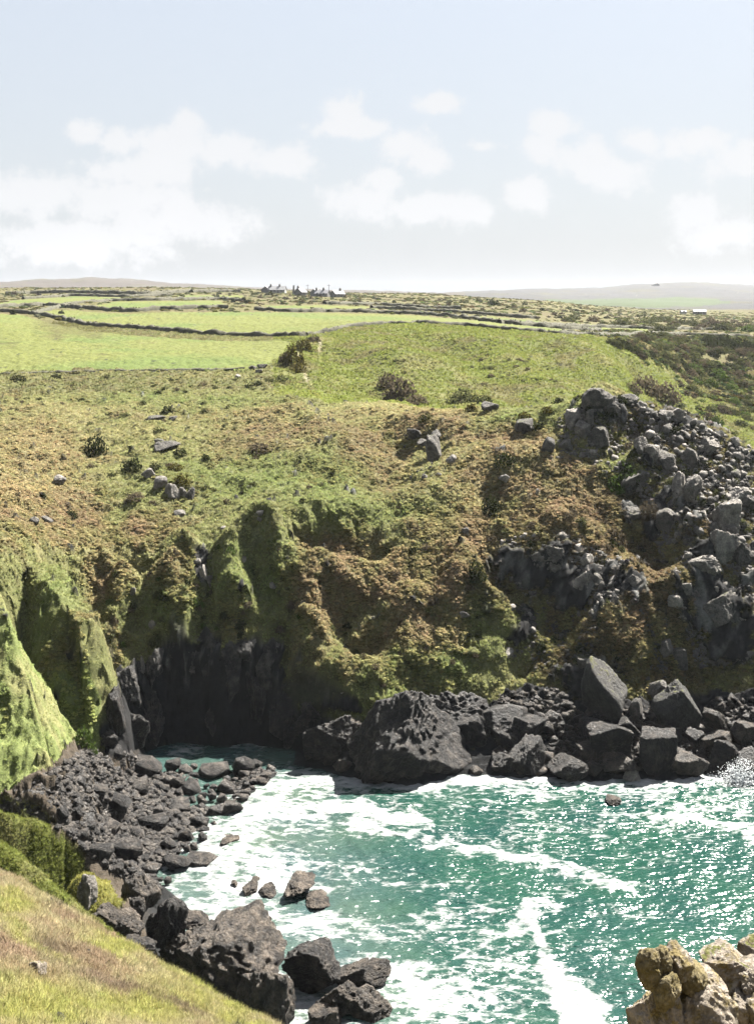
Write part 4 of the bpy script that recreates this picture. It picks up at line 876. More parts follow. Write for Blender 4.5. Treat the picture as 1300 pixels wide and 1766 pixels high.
# loose blocks strewn over the crag and in the hollow
CRAGS = [([(1090,690),(1150,705),(1200,730),(1300,775),(1300,900),(1230,870),(1160,830),(1110,790),(1120,750)], 150), ([(1120,850),(1220,860),(1300,920),(1300,1100),(1210,1080),(1170,1000),(1130,930)], 70),
         ([(860,930),(960,910),(1020,950),(1080,960),(1060,1040),(1000,1060),(930,1040),(890,1000)], 44), ([(880,1040),(930,1060),(920,1120),(890,1120)], 8), ([(980,740),(1060,760),(1080,800),(960,800)], 10)]
cr = random.Random(8); got = 0
for (poly, n), place_ in zip(CRAGS, ('the scree of the upper crag', 'the shaded lower crag', 'the dark hollow of the slope', 'the stony gully below the hollow', 'the turf under the crag head')):
    xs_ = [p[0] for p in poly]; ys_ = [p[1] for p in poly]; k = 0; t = 0; here = []
    while k < n and t < 6000:
        t += 1; x = cr.uniform(min(xs_), max(xs_)); y = cr.uniform(min(ys_), max(ys_))
        if not in_poly(poly, np.array([x]), np.array([y]))[0]: continue
        w = cr.choice((8, 9, 10, 10, 11, 12, 13, 15, 18)) * cr.uniform(.85, 1.2)
        if any((x - a) ** 2 + (y - b) ** 2 < (.4 * (w + c)) ** 2 for a, b, c in here): continue
        here.append((x, y, w)); k += 1; got += 1
        mt = cr.choice((M_CRAG, M_CRAG, M_CRAGD)); hh_ = w * cr.uniform(.7, 1.15)
        lab = '%s %s %s in %s' % ('large' if w > 17 else 'small' if w < 11 else 'middling', 'pale' if mt is M_CRAG else 'dark grey', 'upright block' if hh_ > w else 'squat block', place_)
        place_rock('loose_block', x, y, w, hh_, mt, lab, 'rock', 'loose blocks strewn over the crag', kind='cleft', sub=3, planes=9, rough=.07, crack=.05)
RUB = [[(960,720),(1060,680),(1300,775),(1300,1150),(1200,1150),(1130,930),(1090,830),(960,790)], [(860,930),(960,910),(1080,960),(1080,1060),(930,1050),(880,1000)], [(860,1200),(960,1190),(1000,1230),(1300,1200),(1300,1330),(850,1320)], [(880,1040),(1150,1050),(1150,1180),(880,1150)], [(690,740),(780,740),(790,820),(700,830)]]
for poly, n, mt, nm, lb, s in ((RUB[0], 4600, M_CRAG, 'crag_rubble', 'pale small rubble strewn over the crag', (.10, .34)), (RUB[1], 1100, M_CRAG, 'hollow_rubble', 'pale small rubble in the dark hollow of the slope', (.10, .3)),
                           (RUB[2], 2600, M_SHORE, 'shore_rubble', 'brown rubble between the big shore boulders', (.12, .5)), (RUB[3], 800, M_CRAGD, 'slope_rubble', 'grey stones scattered on the heath slope', (.08, .3)), (RUB[4], 60, M_CRAGD, 'hillside_rubble', 'small stones around the tall leaning crag stone', (.1, .3))):
    q = litter_points(poly, n, n, zmin=.2)
    stone_litter(nm, q, np.random.default_rng(n).uniform(0, 1, len(q)) ** 2 * (s[1] - s[0]) + s[0], mt, lb, 'rubble')
SHORE_POLY = [(850,1225),(960,1215),(1000,1240),(1110,1250),(1300,1225),(1300,1335),(850,1335)]
sr = random.Random(21); k = 0; t = 0; here = []
while k < 75 and t < 4000:
    t += 1; x = sr.uniform(850, 1300); y = sr.uniform(1215, 1335)
    if not in_poly(SHORE_POLY, np.array([x]), np.array([y]))[0]: continue
    w = sr.choice((10, 12, 14, 17, 21, 27)) * sr.uniform(.85, 1.2)
    if any((x - a) ** 2 + (y - b) ** 2 < (.4 * (w + c)) ** 2 for a, b, c in here): continue
    here.append((x, y, w)); k += 1
    mt = sr.choice((M_SHORE, M_DARK, M_SHORE))
    place_rock('rubble_boulder', x, y, w, w * sr.uniform(.6, .95), mt, '%s %s boulder jammed %s' % ('small' if w < 14 else 'middling', 'brown' if mt is M_SHORE else 'black', 'along the waterline of the far shore' if y > 1295 else 'between the big boulders above the far waterline'), 'boulder', 'small boulders jammed along the far shore', kind='cleft', sub=3, planes=9, rough=.07, crack=.05)

# --- jointed rock ribs that break up the back wall of the cave
wr = random.Random(31)
for k, (x, y, w, h) in enumerate([(196,1238,40,96),(222,1195,44,90),(236,1262,46,60),(262,1160,40,80),(258,1235,50,86),(300,1120,46,66),(356,1125,44,80),(392,1165,50,110),(372,1245,40,70),(418,1130,40,70),(440,1215,50,110),(462,1150,44,90),(486,1230,50,90),(510,1262,56,60),(536,1240,50,70),(330,1150,30,60),(180,1275,50,40),(545,1290,50,50)]):
    place_rock('cliff_rib', x, y, w, h, M_WALL if y < 1200 else M_DARK, ['tall dark rock rib in the back wall of the cave', 'squat black rock step in the back wall of the cave', 'dark rock rib hung with turf at the lip of the cave'][0 if h > 1.5 * w else 1 if y > 1200 else 2], 'rock', 'rock ribs in the back wall of the cave', unique=700 + k, sub=5, planes=15, rough=.13, crack=.14, freq=2.6, deep=.75)

for k, (x, y, w, h) in enumerate([(350,988,16,28),(362,1004,12,22),(340,970,14,14),(300,1106,14,22),(245,1152,12,36),(318,1132,12,24),(366,1166,10,42),(400,1132,18,22),(480,1126,12,30),(262,1078,14,14),(436,1112,16,22),(228,1020,12,14),(470,1010,12,12),(590,1195,24,14),(545,1150,12,10),(420,965,10,12)]):
    place_rock('cliff_stone', x, y, w, h, M_CRAG, 'pale upright rock showing through the turf of the cove cliff' if h > 1.3 * w else 'pale squat rock showing through the turf of the cove cliff', 'rock', 'pale rocks in the turf of the cove cliff', unique=750 + k, sub=4, planes=11, rough=.10, crack=.12, freq=2.6)

# --- the lichened granite outcrops beside the photographer
def outcrop(name, label, blocks, base):
    e = bpy.data.objects.new(name, None); COL.objects.link(e); e.location = base; e['label'] = label; e['category'] = 'outcrop'; e.empty_display_size = .2
    bpy.context.view_layer.update()
    for (x, y, w, h, Y, mt, seed, rx, ry, rz, dp, kw) in blocks:
        p, f = rock_shape(seed, 6 if w > 60 else 5, **({'planes': 10, 'rough': .10, 'crack': .09, 'freq': 2.0} | kw))
        hw, hh = w / F * Y / 2, h / F * Y / 2; p = p * np.array([hw, hw * dp, hh])
        o = link('rock_block', mesh_from_arrays(name, p, f, None, mt, smooth=True), e)
        o.location = Vector((xcol(x, Y), Y, zrow(y, Y))) - Vector(base); o.rotation_euler = (R(rx), R(ry), R(rz))
    return e
outcrop('granite_outcrop', 'lichen-crusted granite pinnacle with two knobbly heads above the water', [
    (1117,1664,44,60,12.0,M_GRANM,501,0,0,0,1.0,dict(planes=16, rough=.2, crack=.03, rnd=.75)), (1138,1662,46,60,12.05,M_GRANM,502,0,0,0,1.0,dict(planes=16, rough=.18, crack=.04, rnd=.7)), (1122,1684,46,50,12.0,M_GRANM,510,0,0,0,1.0,dict(planes=16, rough=.18, crack=.03, rnd=.7)),
    (1170,1664,50,66,12.15,M_GRAN,503,0,-20,10,1.2,dict(planes=14, rnd=.4)), (1186,1682,60,64,12.3,M_GRANM,524,0,-30,0,1.3,dict(planes=14, rnd=.5)), (1212,1702,70,84,12.4,M_GRAN,504,0,-38,0,1.3,dict(planes=14, rnd=.5)),
    (1151,1714,50,74,11.9,M_GRANM,505,0,4,0,.9,dict(planes=16, rough=.16, rnd=.5)), (1216,1778,120,180,12.2,M_GRAN,506,0,-8,0,1.0,dict(planes=14, rnd=.5)),
    (1132,1765,100,140,12.1,M_GRAN,507,0,10,0,1.0,dict(planes=14, rnd=.4)), (1165,1860,210,240,12.3,M_GRAN,508,0,0,0,.9,dict(planes=14, rnd=.4)), (1165,2060,300,330,12.6,M_GRAN,509,0,0,0,.9,{})], (3.0, 12.2, 33.5))
outcrop('granite_outcrop', 'jointed granite ledges tufted with grass beside the knobbly pinnacle', [
    (1262,1668,86,64,16.2,M_GRANG,511,0,-25,0,1.2,dict(box=1, planes=9)), (1302,1652,80,70,16.6,M_GRANG,512,0,-12,0,1.2,dict(planes=10)), (1268,1710,84,64,16.0,M_GRAN,513,0,-18,0,1.0,dict(box=1, planes=9)),
    (1300,1692,70,60,15.9,M_GRAN,514,0,-24,0,1.0,dict(box=1, planes=9)), (1278,1752,66,90,15.7,M_GRAN,515,0,20,0,1.0,dict(box=1, planes=9)), (1312,1770,80,110,15.6,M_GRAN,516,0,10,0,1.0,dict(planes=10)),
    (1290,1830,150,160,16.0,M_GRANG,517,0,0,0,1.0,{}), (1330,1760,120,260,16.6,M_GRANG,518,0,0,0,1.0,{}), (1310,2000,300,330,16.6,M_GRAN,519,0,0,0,.8,{})], (5.2, 16.2, 31.5))

# --- a burst of spray where a wave meets the far shore
_sr = np.random.default_rng(91); _n = 2200
_t = _sr.uniform(0, 1, _n) ** 1.6; _a = _sr.normal(size=_n)
_p = np.stack([xcol(1278, 114) + _a * (.5 + 1.0 * _t) * 1.1, 114 + _sr.normal(size=_n) * .45, .1 + _t * 2.3 * np.exp(-(_a / 1.5) ** 2) + _sr.normal(size=_n) * .1], 1)
M_SPRAY = bpy.data.materials.new('white_spray'); M_SPRAY.use_nodes = True; _nt = M_SPRAY.node_tree; _nt.nodes.clear()
_o = _nt.nodes.new('ShaderNodeOutputMaterial'); _d = _nt.nodes.new('ShaderNodeBsdfDiffuse'); _tr = _nt.nodes.new('ShaderNodeBsdfTranslucent'); _mx = _nt.nodes.new('ShaderNodeMixShader'); _mx.inputs[0].default_value = .55
_d.inputs[0].default_value = _tr.inputs[0].default_value = (.75, .77, .78, 1); _nt.links.new(_d.outputs[0], _mx.inputs[1]); _nt.links.new(_tr.outputs[0], _mx.inputs[2]); _nt.links.new(_mx.outputs[0], _o.inputs[0])
stone_litter('spray', _p, _sr.uniform(.015, .07, _n) * (1.2 - .6 * _t), M_SPRAY, 'burst of white spray against the dark boulders of the far shore', 'spray')

# ------------------------------------------------------------------ vegetation
def leaf_material(name, src, base=None, trans=0.35, vary=0.35):
    """src: 'instancer' takes the colour given to each tuft; 'object' varies one base colour from plant to plant"""
    m = bpy.data.materials.new(name); m.use_nodes = True; nt = m.node_tree; nt.nodes.clear()
    out = nt.nodes.new('ShaderNodeOutputMaterial'); d = nt.nodes.new('ShaderNodeBsdfDiffuse'); t = nt.nodes.new('ShaderNodeBsdfTranslucent'); mx = nt.nodes.new('ShaderNodeMixShader')
    mx.inputs[0].default_value = trans; nt.links.new(d.outputs[0], mx.inputs[1]); nt.links.new(t.outputs[0], mx.inputs[2]); nt.links.new(mx.outputs[0], out.inputs[0])
    if src == 'instancer':
        a = nt.nodes.new('ShaderNodeAttribute'); a.attribute_type = 'INSTANCER'; a.attribute_name = 'col'; c = a.outputs['Color']
    elif src == 'attr':
        a = nt.nodes.new('ShaderNodeAttribute'); a.attribute_name = 'col'; c = a.outputs['Color']
    else:
        geo = nt.nodes.new('ShaderNodeNewGeometry'); n = noise_node(nt, 2.0, 4, .7, geo.outputs['Position'])
        lo = tuple(v * (1 - vary) for v in base); hi = tuple(v * (1 + vary) for v in base)
        r = ramp(nt, n.outputs[0], [(.3, lo), (.7, hi)]); oi = nt.nodes.new('ShaderNodeObjectInfo')
        mr = nt.nodes.new('ShaderNodeMapRange'); nt.links.new(oi.outputs['Random'], mr.inputs[0]); mr.inputs[3].default_value = .75; mr.inputs[4].default_value = 1.3
        cc = nt.nodes.new('ShaderNodeCombineColor'); [nt.links.new(mr.outputs[0], cc.inputs[i]) for i in range(3)]
        c = mix_col(nt, 1.0, r.outputs[0], cc.outputs[0], 'MULTIPLY')
    nt.links.new(c, d.inputs[0]); nt.links.new(c, t.inputs[0])
    return m
M_TUFT = leaf_material('grass_blades', 'instancer', trans=.5)

def tuft_mesh(seed, blades, width, spread, droop=.5):
    r = np.random.default_rng(seed); co = []; fa = []
    for k in range(blades):
        a = r.uniform(0, 6.28); rad = spread * math.sqrt(r.uniform(0, 1)); bx, by = rad * math.cos(a), rad * math.sin(a)
        h = r.uniform(.55, 1.0); a2 = a + r.normal() * .7; lx, ly = math.cos(a2) * droop * h * r.uniform(.3, 1), math.sin(a2) * droop * h * r.uniform(.3, 1)
        f = r.uniform(0, 3.14); wx_, wy_ = math.cos(f) * width / 2, math.sin(f) * width / 2; i = len(co)
        co += [(bx - wx_, by - wy_, -.1), (bx + wx_, by + wy_, -.1), (bx + lx * .35 + wx_ * .8, by + ly * .35 + wy_ * .8, h * .6), (bx + lx * .35 - wx_ * .8, by + ly * .35 - wy_ * .8, h * .6), (bx + lx, by + ly, h)]
        fa += [(i, i+1, i+2), (i, i+2, i+3), (i+3, i+2, i+4)]
    return mesh_from_arrays('tuft', np.array(co), np.array(fa), None, M_TUFT)

def clump_mesh(seed, n, leaf):
    r = np.random.default_rng(seed); d = r.normal(size=(n, 3)); d[:, 2] = np.abs(d[:, 2]); d /= np.linalg.norm(d, axis=1)[:, None]
    rad = r.uniform(.55, 1.0, n) * (1 + .28 * fbm(d[:,0]*1.7+seed, d[:,1]*1.7, d[:,2]*1.7, 3, 5)); c = d * rad[:, None]
    u = r.normal(size=(n, 3)); u /= np.linalg.norm(u, axis=1)[:, None]; v = np.cross(u, d + r.normal(size=(n, 3)) * .4); v /= np.linalg.norm(v, axis=1)[:, None] + 1e-6
    s = leaf * r.uniform(.6, 1.4, n)[:, None]
    co = np.stack([c - u * s, c + v * s * .9, c + u * s, c - v * s * .9], 1).reshape(-1, 3)
    return co, np.arange(n * 4).reshape(n, 4)

def scatter_tree(name, proto):
    g = bpy.data.node_groups.new(name, 'GeometryNodeTree')
    g.interface.new_socket('Geometry', in_out='INPUT', socket_type='NodeSocketGeometry'); g.interface.new_socket('Geometry', in_out='OUTPUT', socket_type='NodeSocketGeometry')
    gi = g.nodes.new('NodeGroupInput'); go = g.nodes.new('NodeGroupOutput'); ip = g.nodes.new('GeometryNodeInstanceOnPoints'); ob = g.nodes.new('GeometryNodeObjectInfo')
    ob.inputs['Object'].default_value = proto
    ro = g.nodes.new('GeometryNodeInputNamedAttribute'); ro.data_type = 'FLOAT_VECTOR'; ro.inputs[0].default_value = 'rot'
    sc = g.nodes.new('GeometryNodeInputNamedAttribute'); sc.data_type = 'FLOAT_VECTOR'; sc.inputs[0].default_value = 'scl'
    l = g.links.new; l(gi.outputs[0], ip.inputs['Points']); l(ob.outputs['Geometry'], ip.inputs['Instance']); l(ro.outputs[0], ip.inputs['Rotation']); l(sc.outputs[0], ip.inputs['Scale']); l(ip.outputs[0], go.inputs[0])
    return g

def scatter(name, proto_me, pos, scl, colr_, label, cat, tilt=.25, seed=1):
    proto = bpy.data.objects.new(name + '_plant', proto_me)
    me = bpy.data.meshes.new(name); n = len(pos); me.vertices.add(n); me.vertices.foreach_set('co', pos.astype(np.float32).ravel())
    r = np.random.default_rng(seed); rot = np.stack([r.normal(size=n) * tilt, r.normal(size=n) * tilt, r.uniform(0, 6.28, n)], 1)
    a = me.attributes.new('rot', 'FLOAT_VECTOR', 'POINT'); a.data.foreach_set('vector', rot.astype(np.float32).ravel())
    a = me.attributes.new('scl', 'FLOAT_VECTOR', 'POINT'); a.data.foreach_set('vector', scl.astype(np.float32).ravel())
    a = me.attributes.new('col', 'FLOAT_COLOR', 'POINT'); a.data.foreach_set('color', np.concatenate([colr_, np.ones((n, 1))], 1).astype(np.float32).ravel())
    o = link(name, me, None, label, cat, None, 'stuff')
    md = o.modifiers.new('scatter', 'NODES'); md.node_group = scatter_tree(name, proto)
    return o

# plants stand where the ground carries them: cells of the ground drawn by area
dXc = np.abs(np.gradient(XX, axis=0)); dYr = np.gradient(YY, axis=1)
area3 = dXc * dYr * np.sqrt(1 + np.minimum(slope, 3) ** 2)
seen = (PX > -280) & (PX < 1500)
def draw(weight, n, seed):
    r = np.random.default_rng(seed); w = (weight * area3 * seen).ravel(); c = np.cumsum(w); k = np.searchsorted(c, r.uniform(0, c[-1], n))
    k = np.clip(k, 0, nc * nr - 1); i, j = k // nr, k % nr; i = np.clip(i, 0, nc-2); j = np.clip(j, 0, nr-2); a, b = r.uniform(0, 1, n), r.uniform(0, 1, n)
    def bl(A): 
        A00, A10, A01, A11 = A[i, j], A[i+1, j], A[i, j+1], A[i+1, j+1]
        if A.ndim == 3: aa, bb = a[:, None], b[:, None]
        else: aa, bb = a, b
        return (A00 * (1-aa) + A10 * aa) * (1-bb) + (A01 * (1-aa) + A11 * aa) * bb
    return np.stack([bl(VX), bl(VY), bl(T)], 1), bl(colr), r
grass_ok = (1 - rock) * (Z0 > 1.5) * (fid == 0)
def tint(c, r, lo=.82, hi=1.32): return np.clip(2.5 * c * r.uniform(lo, hi, (len(c), 1)) * np.array([1, 1, 1]) + r.normal(size=c.shape) * c * .08, .004, .5)

pos, cc, r = draw(grass_ok * far_side * (YY > 86), 150000, 5); s = r.uniform(.12, .34, len(pos)) * np.where((pos[:, 1] < 118) & (pos[:, 0] < -24), .5, 1)
scatter('hill_grass', tuft_mesh(1, 12, .22, .5, .7), pos, np.stack([s * 1.1, s * 1.1, s * .8], 1), tint(cc, r), 'rough grass tussocks over the hillside above the cove', 'grass', .35, 2)
pos, cc, r = draw(grass_ok * far_side * sstep(.1, .6, brown + heath * .8 + sstep(.1, .5, -nA) * .5) * np.where(YY > 141, .35, 1), 44000, 6); s = r.uniform(.10, .34, len(pos))
co_, fa_ = clump_mesh(3, 40, .34); cl_me = mesh_from_arrays('clump', co_, fa_, None, M_TUFT)
scatter('bracken', cl_me, pos, np.stack([s, s, s * .7], 1), tint(cc * np.array([1, .92, .9]), r, .7, 1.45), 'low brown bracken and heather on the slopes above the cove', 'bracken', .2, 3)
pos, cc, r = draw(grass_ok * (YY > 190) * (YY < 330), 62000, 7); s = r.uniform(.2, .5, len(pos))
scatter('valley_grass', tuft_mesh(2, 10, .3, .5, .7), pos, np.stack([s * 1.3, s * 1.3, s * .7], 1), tint(cc, r, .8, 1.35), 'rough grass over the green hill beyond the cove', 'grass', .3, 4)
pos, cc, r = draw(grass_ok * (YY > 27) * (YY < 58.5) * (Z0 > 12) * (PX < 480), 58000, 8); s = r.uniform(.08, .24, len(pos))
scatter('near_grass', tuft_mesh(4, 16, .06, .5, .9), pos, np.stack([s * 1.4, s * 1.4, s], 1), tint(cc, r, .7, 1.5), 'dry wind-combed grass on the near slope', 'grass', .4, 5)
pos, cc, r = draw(grass_ok * (YY > 55) * (YY < 90) * (Z0 > 3) * (PX < 230), 44000, 9); s = r.uniform(.08, .22, len(pos))
scatter('shoulder_grass', tuft_mesh(5, 12, .14, .5, .7), pos, np.stack([s * 1.2, s * 1.2, s * .8], 1), tint(cc, r, .7, 1.4), 'thick green turf on the shoulder and knoll above the boulder beach', 'grass', .35, 6)

pl_ok = grass_ok * (YY > np.where(PX > 560, 305, 335)) * (YY < 1000) * sstep(-.15, .35, fbm(XX / 22, YY / 22, 0, 3, 81) + .15)
pos, cc, r = draw(pl_ok, 9000, 10); s = r.uniform(.35, 1.1, len(pos))
scatter('plateau_scrub', cl_me, pos, np.stack([s * 1.4, s * 1.4, s * .6], 1), np.clip(np.array([.062, .064, .030]) * r.uniform(.6, 1.7, (len(pos), 1)) + r.normal(size=(len(pos), 3)) * .008, .01, .3), 'low mottled scrub over the plateau around the cottages', 'scrub', .15, 7)
vs_ok = grass_ok * (YY > 195) * (YY < 420) * np.maximum(patch([(1150,600,110,28,12),(1270,610,70,40),(1250,680,80,50)], PX, ROW0), 0) ** 2
pos, cc, r = draw(vs_ok * sstep(-.2, .3, fbm(XX / 9, YY / 9, 0, 3, 82)), 2600, 11); s = r.uniform(.3, 1.0, len(pos))
scatter('valley_scrub', cl_me, pos, np.stack([s * 1.2, s * 1.2, s * .9], 1), np.clip(np.array([.05, .055, .024]) * r.uniform(.5, 1.7, (len(pos), 1)) + r.normal(size=(len(pos), 3)) * .006, .01, .3), 'low scrub filling the valley side beyond the crag', 'scrub', .15, 8)
# --- bushes, each a plant of its own
M_GORSE = leaf_material('dark_gorse_leaves', 'object', (.026, .030, .013), .25, .5)
M_OLIVE = leaf_material('olive_scrub_leaves', 'object', (.055, .059, .025), .35, .4)
M_BROWN = leaf_material('brown_scrub_twigs', 'object', (.066, .054, .036), .3, .4)
M_BRIGHT = leaf_material('bright_turf_leaves', 'object', (.048, .070, .018), .3, .4)
M_FLOWER = leaf_material('flowering_gorse_leaves', 'object', (.058, .051, .015), .25, .7)
M_BARK, _nt, _b = new_mat('twig_bark'); _b.inputs['Base Color'].default_value = (.05, .038, .028, 1); _b.inputs['Roughness'].default_value = .9
def stems_mesh(seed):
    r = np.random.default_rng(seed); co = []; fa = []
    for k in range(7):
        a = k * .9 + r.uniform(-.3, .3); tip = np.array([math.cos(a) * .6, math.sin(a) * .6, .6 + r.uniform(0, .2)]); i = len(co)
        for z, rr in ((np.array([0, 0, -.15]), .05), (tip, .015)):
            for q in range(3): co.append(tuple(z + rr * np.array([math.cos(q * 2.1), math.sin(q * 2.1), 0])))
        for q in range(3): fa.append((i + q, i + (q + 1) % 3, i + 3 + (q + 1) % 3, i + 3 + q))
    return mesh_from_arrays('stems', np.array(co), np.array(fa), None, M_BARK)
_stems = [stems_mesh(i) for i in range(3)]
_bm = {}
def bush_mesh(v, n, mat):
    if (v, n, mat.name) not in _bm:
        co, fa = clump_mesh(40 + v * 7, n, .95 / math.sqrt(n) * 1.9); _bm[(v, n, mat.name)] = mesh_from_arrays('foliage', co, fa, None, mat)
    return _bm[(v, n, mat.name)]
def bush(px, py, w, h, mat, label, group=None, y0=100.0, name='bush', cat='bush', n=None):
    g = surface_hit(px, py + h * .42, y0)
    if g is None: return
    Y = g[0]; hw = w / F * Y / 2 * 1.05; hh = h / F * Y
    e = bpy.data.objects.new(name, None); COL.objects.link(e); e.location = (xcol(px, Y), Y + hw * .3, g[1] - .12 * hh); e.scale = (hw, hw * .85, hh); e.rotation_euler = (0, 0, 0); e.empty_display_size = .3
    e['label'] = label; e['category'] = cat
    if group: e['group'] = group
    f = link('foliage', bush_mesh(random.randrange(6), n or (420 if w > 26 else 200 if w > 12 else 90), mat), e); f.rotation_euler = (0, 0, random.uniform(0, 6.28))
    link('stems', random.choice(_stems), e)
for (x, y, w, h, mt, lab) in [(165,768,44,38,M_GORSE,'dark round gorse bush alone on the pale hillside'),(226,801,42,26,M_GORSE,'dark gorse bush above the hillside stone cluster'),(312,826,34,20,M_FLOWER,'yellowish gorse among the stones of the hillside cluster'),(268,803,26,14,M_OLIVE,'low green bush behind the pale rounded boulder'),
    (300,805,30,14,M_FLOWER,'yellowish gorse just above the hillside stone cluster'),(232,856,38,16,M_BROWN,'low dark heather patch left of the hillside stone cluster'),(120,887,28,16,M_GORSE,'low dark bush near the head of the left spur'),(288,706,26,16,M_GORSE,'dark bush above the flat outcrop on the upper hillside'),(272,742,22,14,M_OLIVE,'green bush between flat outcrop and slanting slab'),
    (310,778,24,12,M_GORSE,'dark bush right of the slanting brown slab'),(355,788,18,12,M_GORSE,'small dark bush alone in the grass right of the stone cluster'),(446,772,48,18,M_BROWN,'low brown heather patch in the middle of the grassy hillside'),(690,668,64,44,M_BROWN,'large brown thicket in the hollow below the green hill'),
    (668,655,40,30,M_BROWN,'brown thicket at the upper end of the hollow'),(720,690,46,22,M_BROWN,'brown thicket at the lower end of the hollow'),(800,684,66,30,M_OLIVE,'large olive bush at the foot of the green hill'),(835,690,40,18,M_OLIVE,'olive bush beside the large olive bush at the foot of the green hill'),(735,720,30,16,M_OLIVE,'low green bush on the ridge before the green hill'),
    (872,792,44,26,M_GORSE,'dark bush on the brown slope below the ridge outcrop'),(845,874,36,40,M_GORSE,'dark bush sunk in a hollow of the brown slope'),(930,735,26,18,M_GORSE,'dark gorse beside the grey crag stone left of the main crag'),(812,702,24,14,M_FLOWER,'yellow flowering gorse left of the ridge outcrop'),(905,716,26,16,M_FLOWER,'yellow flowering gorse above the crag stone with shaded side'),
    (946,706,28,14,M_FLOWER,'yellow gorse on the ridge left of the crag head'),(965,690,24,12,M_GORSE,'dark gorse on the ridge left of the crag head'),(1000,684,22,12,M_GORSE,'dark gorse touching the left of the crag head'),(1072,688,24,16,M_GORSE,'dark gorse touching the right of the crag head'),
    (1112,664,60,36,M_BROWN,'grey-brown thicket behind the crag on the valley side'),(1150,676,56,36,M_BROWN,'second grey-brown thicket further down the valley side'),(1092,668,34,22,M_BROWN,'grey-brown thicket at the left edge of the valley thickets'),
    (1085,812,50,34,M_BRIGHT,'bright green turf cap on the grey face of rock'),(1062,835,36,30,M_BRIGHT,'bright green growth left of the grey face of rock'),(1120,880,44,34,M_BROWN,'dark heather under the pinnacles'),(1060,925,50,30,M_BROWN,'brown heather between the hollow and the pinnacles'),(820,985,40,36,M_GORSE,'dark bush on the bracken slope beside the cleft'),
    (505,612,46,40,M_FLOWER,'large brownish gorse at the pasture corner'),(522,594,36,26,M_FLOWER,'brownish gorse above the large gorse at the pasture corner'),(540,584,26,16,M_BROWN,'brown gorse where the hedge banks meet'),(512,634,34,22,M_FLOWER,'gorse at the lower end of the pasture corner thicket'),(492,618,26,26,M_BROWN,'brown gorse at the pasture side of the corner thicket'),
    (428,665,18,9,M_GORSE,'dark low bush at the lower end of the short bank below the pasture corner'),(445,660,22,10,M_GORSE,'dark low bush in the middle of the short bank below the pasture corner'),(464,655,22,10,M_OLIVE,'green low bush at the upper end of the short bank below the pasture corner'),
    (487,652,30,12,M_OLIVE,'low green bush below the corner thicket'),(270,1105,30,20,M_OLIVE,'olive bush on the lip above the cave'),(140,1270,34,34,M_BRIGHT,'bright green plants at the foot of the left spur'),(155,1290,24,22,M_BRIGHT,'bright green plants beside the top of the boulder beach'),
    (30,652,34,12,M_GORSE,'low dark bush below the pasture bank'),(96,648,20,9,M_GORSE,'small dark bush on the pasture bank'),(182,650,18,8,M_OLIVE,'small green bush below the pasture bank'),(215,715,22,8,M_OLIVE,'long low bush on the pale upper hillside'),
    (850,520,24,15,M_GORSE,'dark round tree on the plateau skyline'),(826,517,14,9,M_OLIVE,'small pale tree left of the dark round skyline tree'),(1246,562,48,18,M_OLIVE,'pale olive thicket by the hedge beyond the valley'),(1290,566,40,14,M_BRIGHT,'light green thicket right of the pale olive thicket'),(22,538,14,10,M_GORSE,'dark bush at the meeting of two hedge banks'),(362,500,16,8,M_GORSE,'dark green tree near the cottages'),(105,538,12,7,M_GORSE,'small bush in the hedge at the long pasture corner')]:
    bush(x, y, w, h, mt, lab, y0=(60 if y > 1400 else 86 if y > 640 else 195))
br = random.Random(12)
MATW = {'dark_gorse_leaves': 'dark green', 'olive_scrub_leaves': 'olive', 'brown_scrub_twigs': 'brown', 'bright_turf_leaves': 'bright green', 'flowering_gorse_leaves': 'yellowish'}
def bushes(poly, n, sizes, mats, label, group, y0, asp=.55, name='scrub_bush'):
    xs = [p[0] for p in poly]; ys = [p[1] for p in poly]; k = t = 0
    while k < n and t < n * 60:
        t += 1; x = br.uniform(min(xs), max(xs)); y = br.uniform(min(ys), max(ys))
        if not in_poly(poly, np.array([x]), np.array([y]))[0]: continue
        w = br.uniform(*sizes); mt = br.choice(mats); bush(x, y, w, w * asp * br.uniform(.8, 1.3), mt, ('large ' if w > .5 * sum(sizes) else 'small ') + MATW[mt.name] + ' ' + label, group, y0, name=name); k += 1
bushes([(1035,577),(1130,575),(1220,582),(1300,590),(1300,630),(1250,640),(1190,640),(1140,625),(1075,600)], 190, (12, 26), (M_GORSE, M_OLIVE, M_OLIVE, M_BROWN), 'bush in the thick scrub on the valley side', 'scrub on the valley side', 195, name='scrub_bush')
bushes([(1150,630),(1300,640),(1300,740),(1240,730),(1190,690)], 60, (12, 34), (M_OLIVE, M_BRIGHT, M_BROWN), 'bush on the valley floor', 'bushes on the valley floor', 195, .5, name='valley_bush')
bushes([(1215,580),(1300,584),(1300,600),(1225,598)], 26, (14, 24), (M_GORSE,), 'bush in the tall shaded thicket across the valley', 'tall shaded thicket across the valley', 195, .9, name='thicket_bush')
bushes([(0,500),(450,497),(620,508),(800,515),(1000,528),(1200,545),(1200,562),(960,548),(700,528),(420,522),(300,508),(0,512)], 240, (4, 11), (M_OLIVE, M_OLIVE, M_GORSE, M_BROWN), 'bush on the scrubby plateau', 'bushes of the scrubby plateau', 420, .55, name='plateau_bush')
bushes([(960,545),(1300,552),(1300,568),(1130,566),(960,552)], 60, (12, 32), (M_OLIVE, M_OLIVE, M_BROWN), 'bush along the plateau beyond the valley', 'bushes beyond the valley', 330, .4, name='plateau_bush')
bushes([(0,650),(420,648),(460,700),(400,760),(60,720),(0,700)], 50, (7, 16), (M_OLIVE, M_BROWN, M_GORSE), 'low bush dotted over the upper hillside', 'bushes dotted over the upper hillside', 120, .45, name='hillside_bush')
